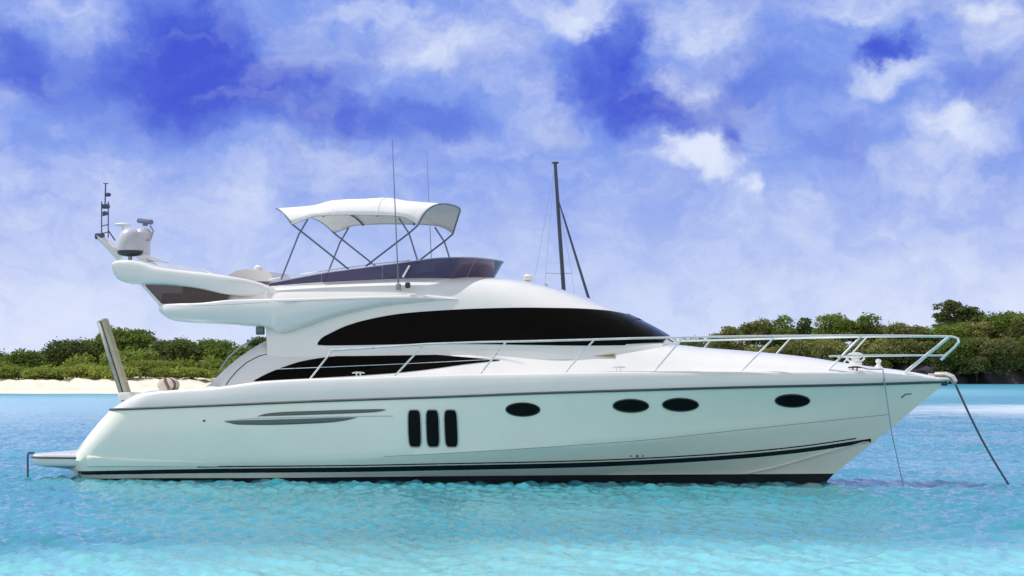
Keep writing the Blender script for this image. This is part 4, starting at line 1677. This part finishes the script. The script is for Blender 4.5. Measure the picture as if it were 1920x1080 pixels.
# rolled cushion on the stern deck
cw = to_world(P3(316, 731, -0.9))
cush = empty('rolled_cushion', cw, TH)
tag(cush, 'cream rolled cushion with a brown strap lying on the stern deck', 'cushion')
mb = MB()
G = []
n_ = 30
for y, r_ in ((-0.22, 0.04), (-0.22, 0.11), (-0.19, 0.155), (-0.10, 0.17), (0.10, 0.17), (0.19, 0.155), (0.22, 0.04)):
    G.append([(1.12 * r_ * math.cos(a), y, 0.10 + r_ * 0.95 * math.sin(a)) for a in np.linspace(0, 2 * math.pi, n_, endpoint=False)])
mb.grid(G, closed_v=True)
mb.ngon(G[0])
mb.ngon(G[-1], flip=True)
mb.build('roll', CREAM, cush)
mb = MB()
G = [[(1.12 * 0.172 * math.cos(a), y, 0.10 + 0.172 * 0.95 * math.sin(a)) for a in np.linspace(0, 2 * math.pi, n_, endpoint=False)] for y in (-0.14, -0.04)]
mb.grid(G, closed_v=True)
mb.tube([(0.00, -0.20, 0.25), (0.04, -0.23, 0.15), (0.11, -0.23, 0.02)], 0.035, 6)
mb.build('strap', mat('strap_brown', (0.26, 0.15, 0.11), 0.7), cush)

# ---- ropes -------------------------------------------------------------------------
def rope(name, pts, r, label, cat, m=None):
    q = []
    for i in range(len(pts) - 1):
        for k in range(8):
            q.append(Vector(pts[i]).lerp(Vector(pts[i + 1]), k / 8))
    q.append(Vector(pts[-1]))
    o = MB().tube(q, r, 8).build(name, m or ROPE)
    tag(o, label, cat)
    return o


a = to_world(P3(1792, 722, 0))
dep = CAM_H * F_PX / (905 - HOR)
b = wpoint(1889, 905, dep)
pts = []
for k in range(13):
    f = k / 12
    q = a.lerp(b, f)
    q.z -= 0.10 * math.sin(math.pi * f)
    pts.append(q)
pts.append(b + (b - a) * 0.35)
rope('anchor_line', pts, 0.022, 'dark anchor line slanting from the bow tip down into the water', 'rope')
c0 = to_world(RP(1606, 692) + Vector((0, 0, .05)))
c1 = to_world(RP(1630, 697) + Vector((0, -.02, .05)))
c2 = to_world(RP(1656, 697) + Vector((0, -.10, .05)))
c3 = c2 + Vector((0.02, -0.06, -0.25))
dep = CAM_H * F_PX / (912 - HOR)
e = wpoint(1694, 912, dep)
mid_ = c3.lerp(e, 0.5) + Vector((-0.04, 0, 0))
rope('mooring_line', [c0, c1, c2, c3, mid_, e, e + Vector((0.05, 0, -0.5))], 0.011, 'thin blue grey line hanging from the foredeck cleat into the water', 'rope', mat('pale_blue_rope', (0.24, 0.32, 0.45), 0.8, vary=0.2, vscale=30))

# ------------------------------------------------------------------ sailing boat behind
SD = 90.0
mb_ = wpoint(1071, 749, SD)
sb = empty('sailing_boat', (mb_.x, SD, 0), R(-60))
tag(sb, 'sailing boat behind the yacht, only its dark mast and furled forestay showing', 'sailing boat')
sx, sn = math.cos(R(-60)), math.sin(R(-60))


def SB(px, py, depth=SD):
    w_ = wpoint(px, py, depth)
    dx_, dy_ = w_.x - mb_.x, w_.y - SD
    return Vector((dx_ * sx + dy_ * sn, -dx_ * sn + dy_ * sx, w_.z))


# local forward axis is +X
mb = MB()
G = []
for u in np.linspace(0, 1, 40):
    x = -5.2 + 9.4 * u
    w_ = 1.55 * (math.sin(math.pi * (0.18 + 0.82 * u)) ** 0.8 if u < 1 else 0) * (1 if u < .95 else (1 - u) / .05)
    zt = 0.95 + 0.25 * u
    G.append([(x, 0, -0.6)] + [(x + 0.25 * (k / 5) * u, w_ * (0.35 + 0.65 * math.sin(k / 5 * math.pi / 2)), -0.5 + (zt + 0.5) * k / 5) for k in range(6)])
mb.grid(G, flip=False)
mb.grid([[(x, -y, z) for x, y, z in r_] for r_ in G], flip=True)
mb.grid([[r_[-1], (r_[-1][0], 0, r_[-1][2] + 0.06), (r_[-1][0], -r_[-1][1], r_[-1][2])] for r_ in G])
hull2 = weld(mb.build('hull', HULLM, sb))
MB().box((-0.6, 0, 1.2), (3.6, 1.7, 0.42), bev=0.15).build('coachroof', GEL, sb)
top_ = SB(1041, 306)
mast = MB().tube([SB(1071, 752), SB(1057, 545), SB(1047, 400), top_], [0.10, 0.095, 0.085, 0.075], 10).build('mast', MASTM, sb)
MB().box(top_ + Vector((0, 0, 0.02)), (0.24, 0.24, 0.08), bev=0.02).build('masthead', MASTM, mast)
fa = SB(1046, 372)
fb_ = Vector((3.85, 0, 1.25))
MB().tube([fa, fa.lerp(fb_, .12), fa.lerp(fb_, .6), fb_], [0.02, 0.045, 0.07, 0.07], 8).build('furled_sail', MASTM, sb)
MB().tube([SB(1023, 512), SB(1055, 513), SB(1072, 512)], 0.014, 6).build('spreader', GREY, mast)
mb = MB()
mb.tube([top_, SB(1023, 512), SB(1020, 749)], 0.006, 5)
mb.tube([top_, (-5.1, 0, 1.05)], 0.006, 5)
mb.tube([SB(1046, 372), SB(1072, 512), SB(1100, 749)], 0.006, 5)
mb.build('shroud', GREY, mast)
MB().tube([SB(1069, 725), SB(1069, 725) + Vector((-3.4, 0, .05))], [0.14, 0.10], 10).build('boom', NAVY, sb)
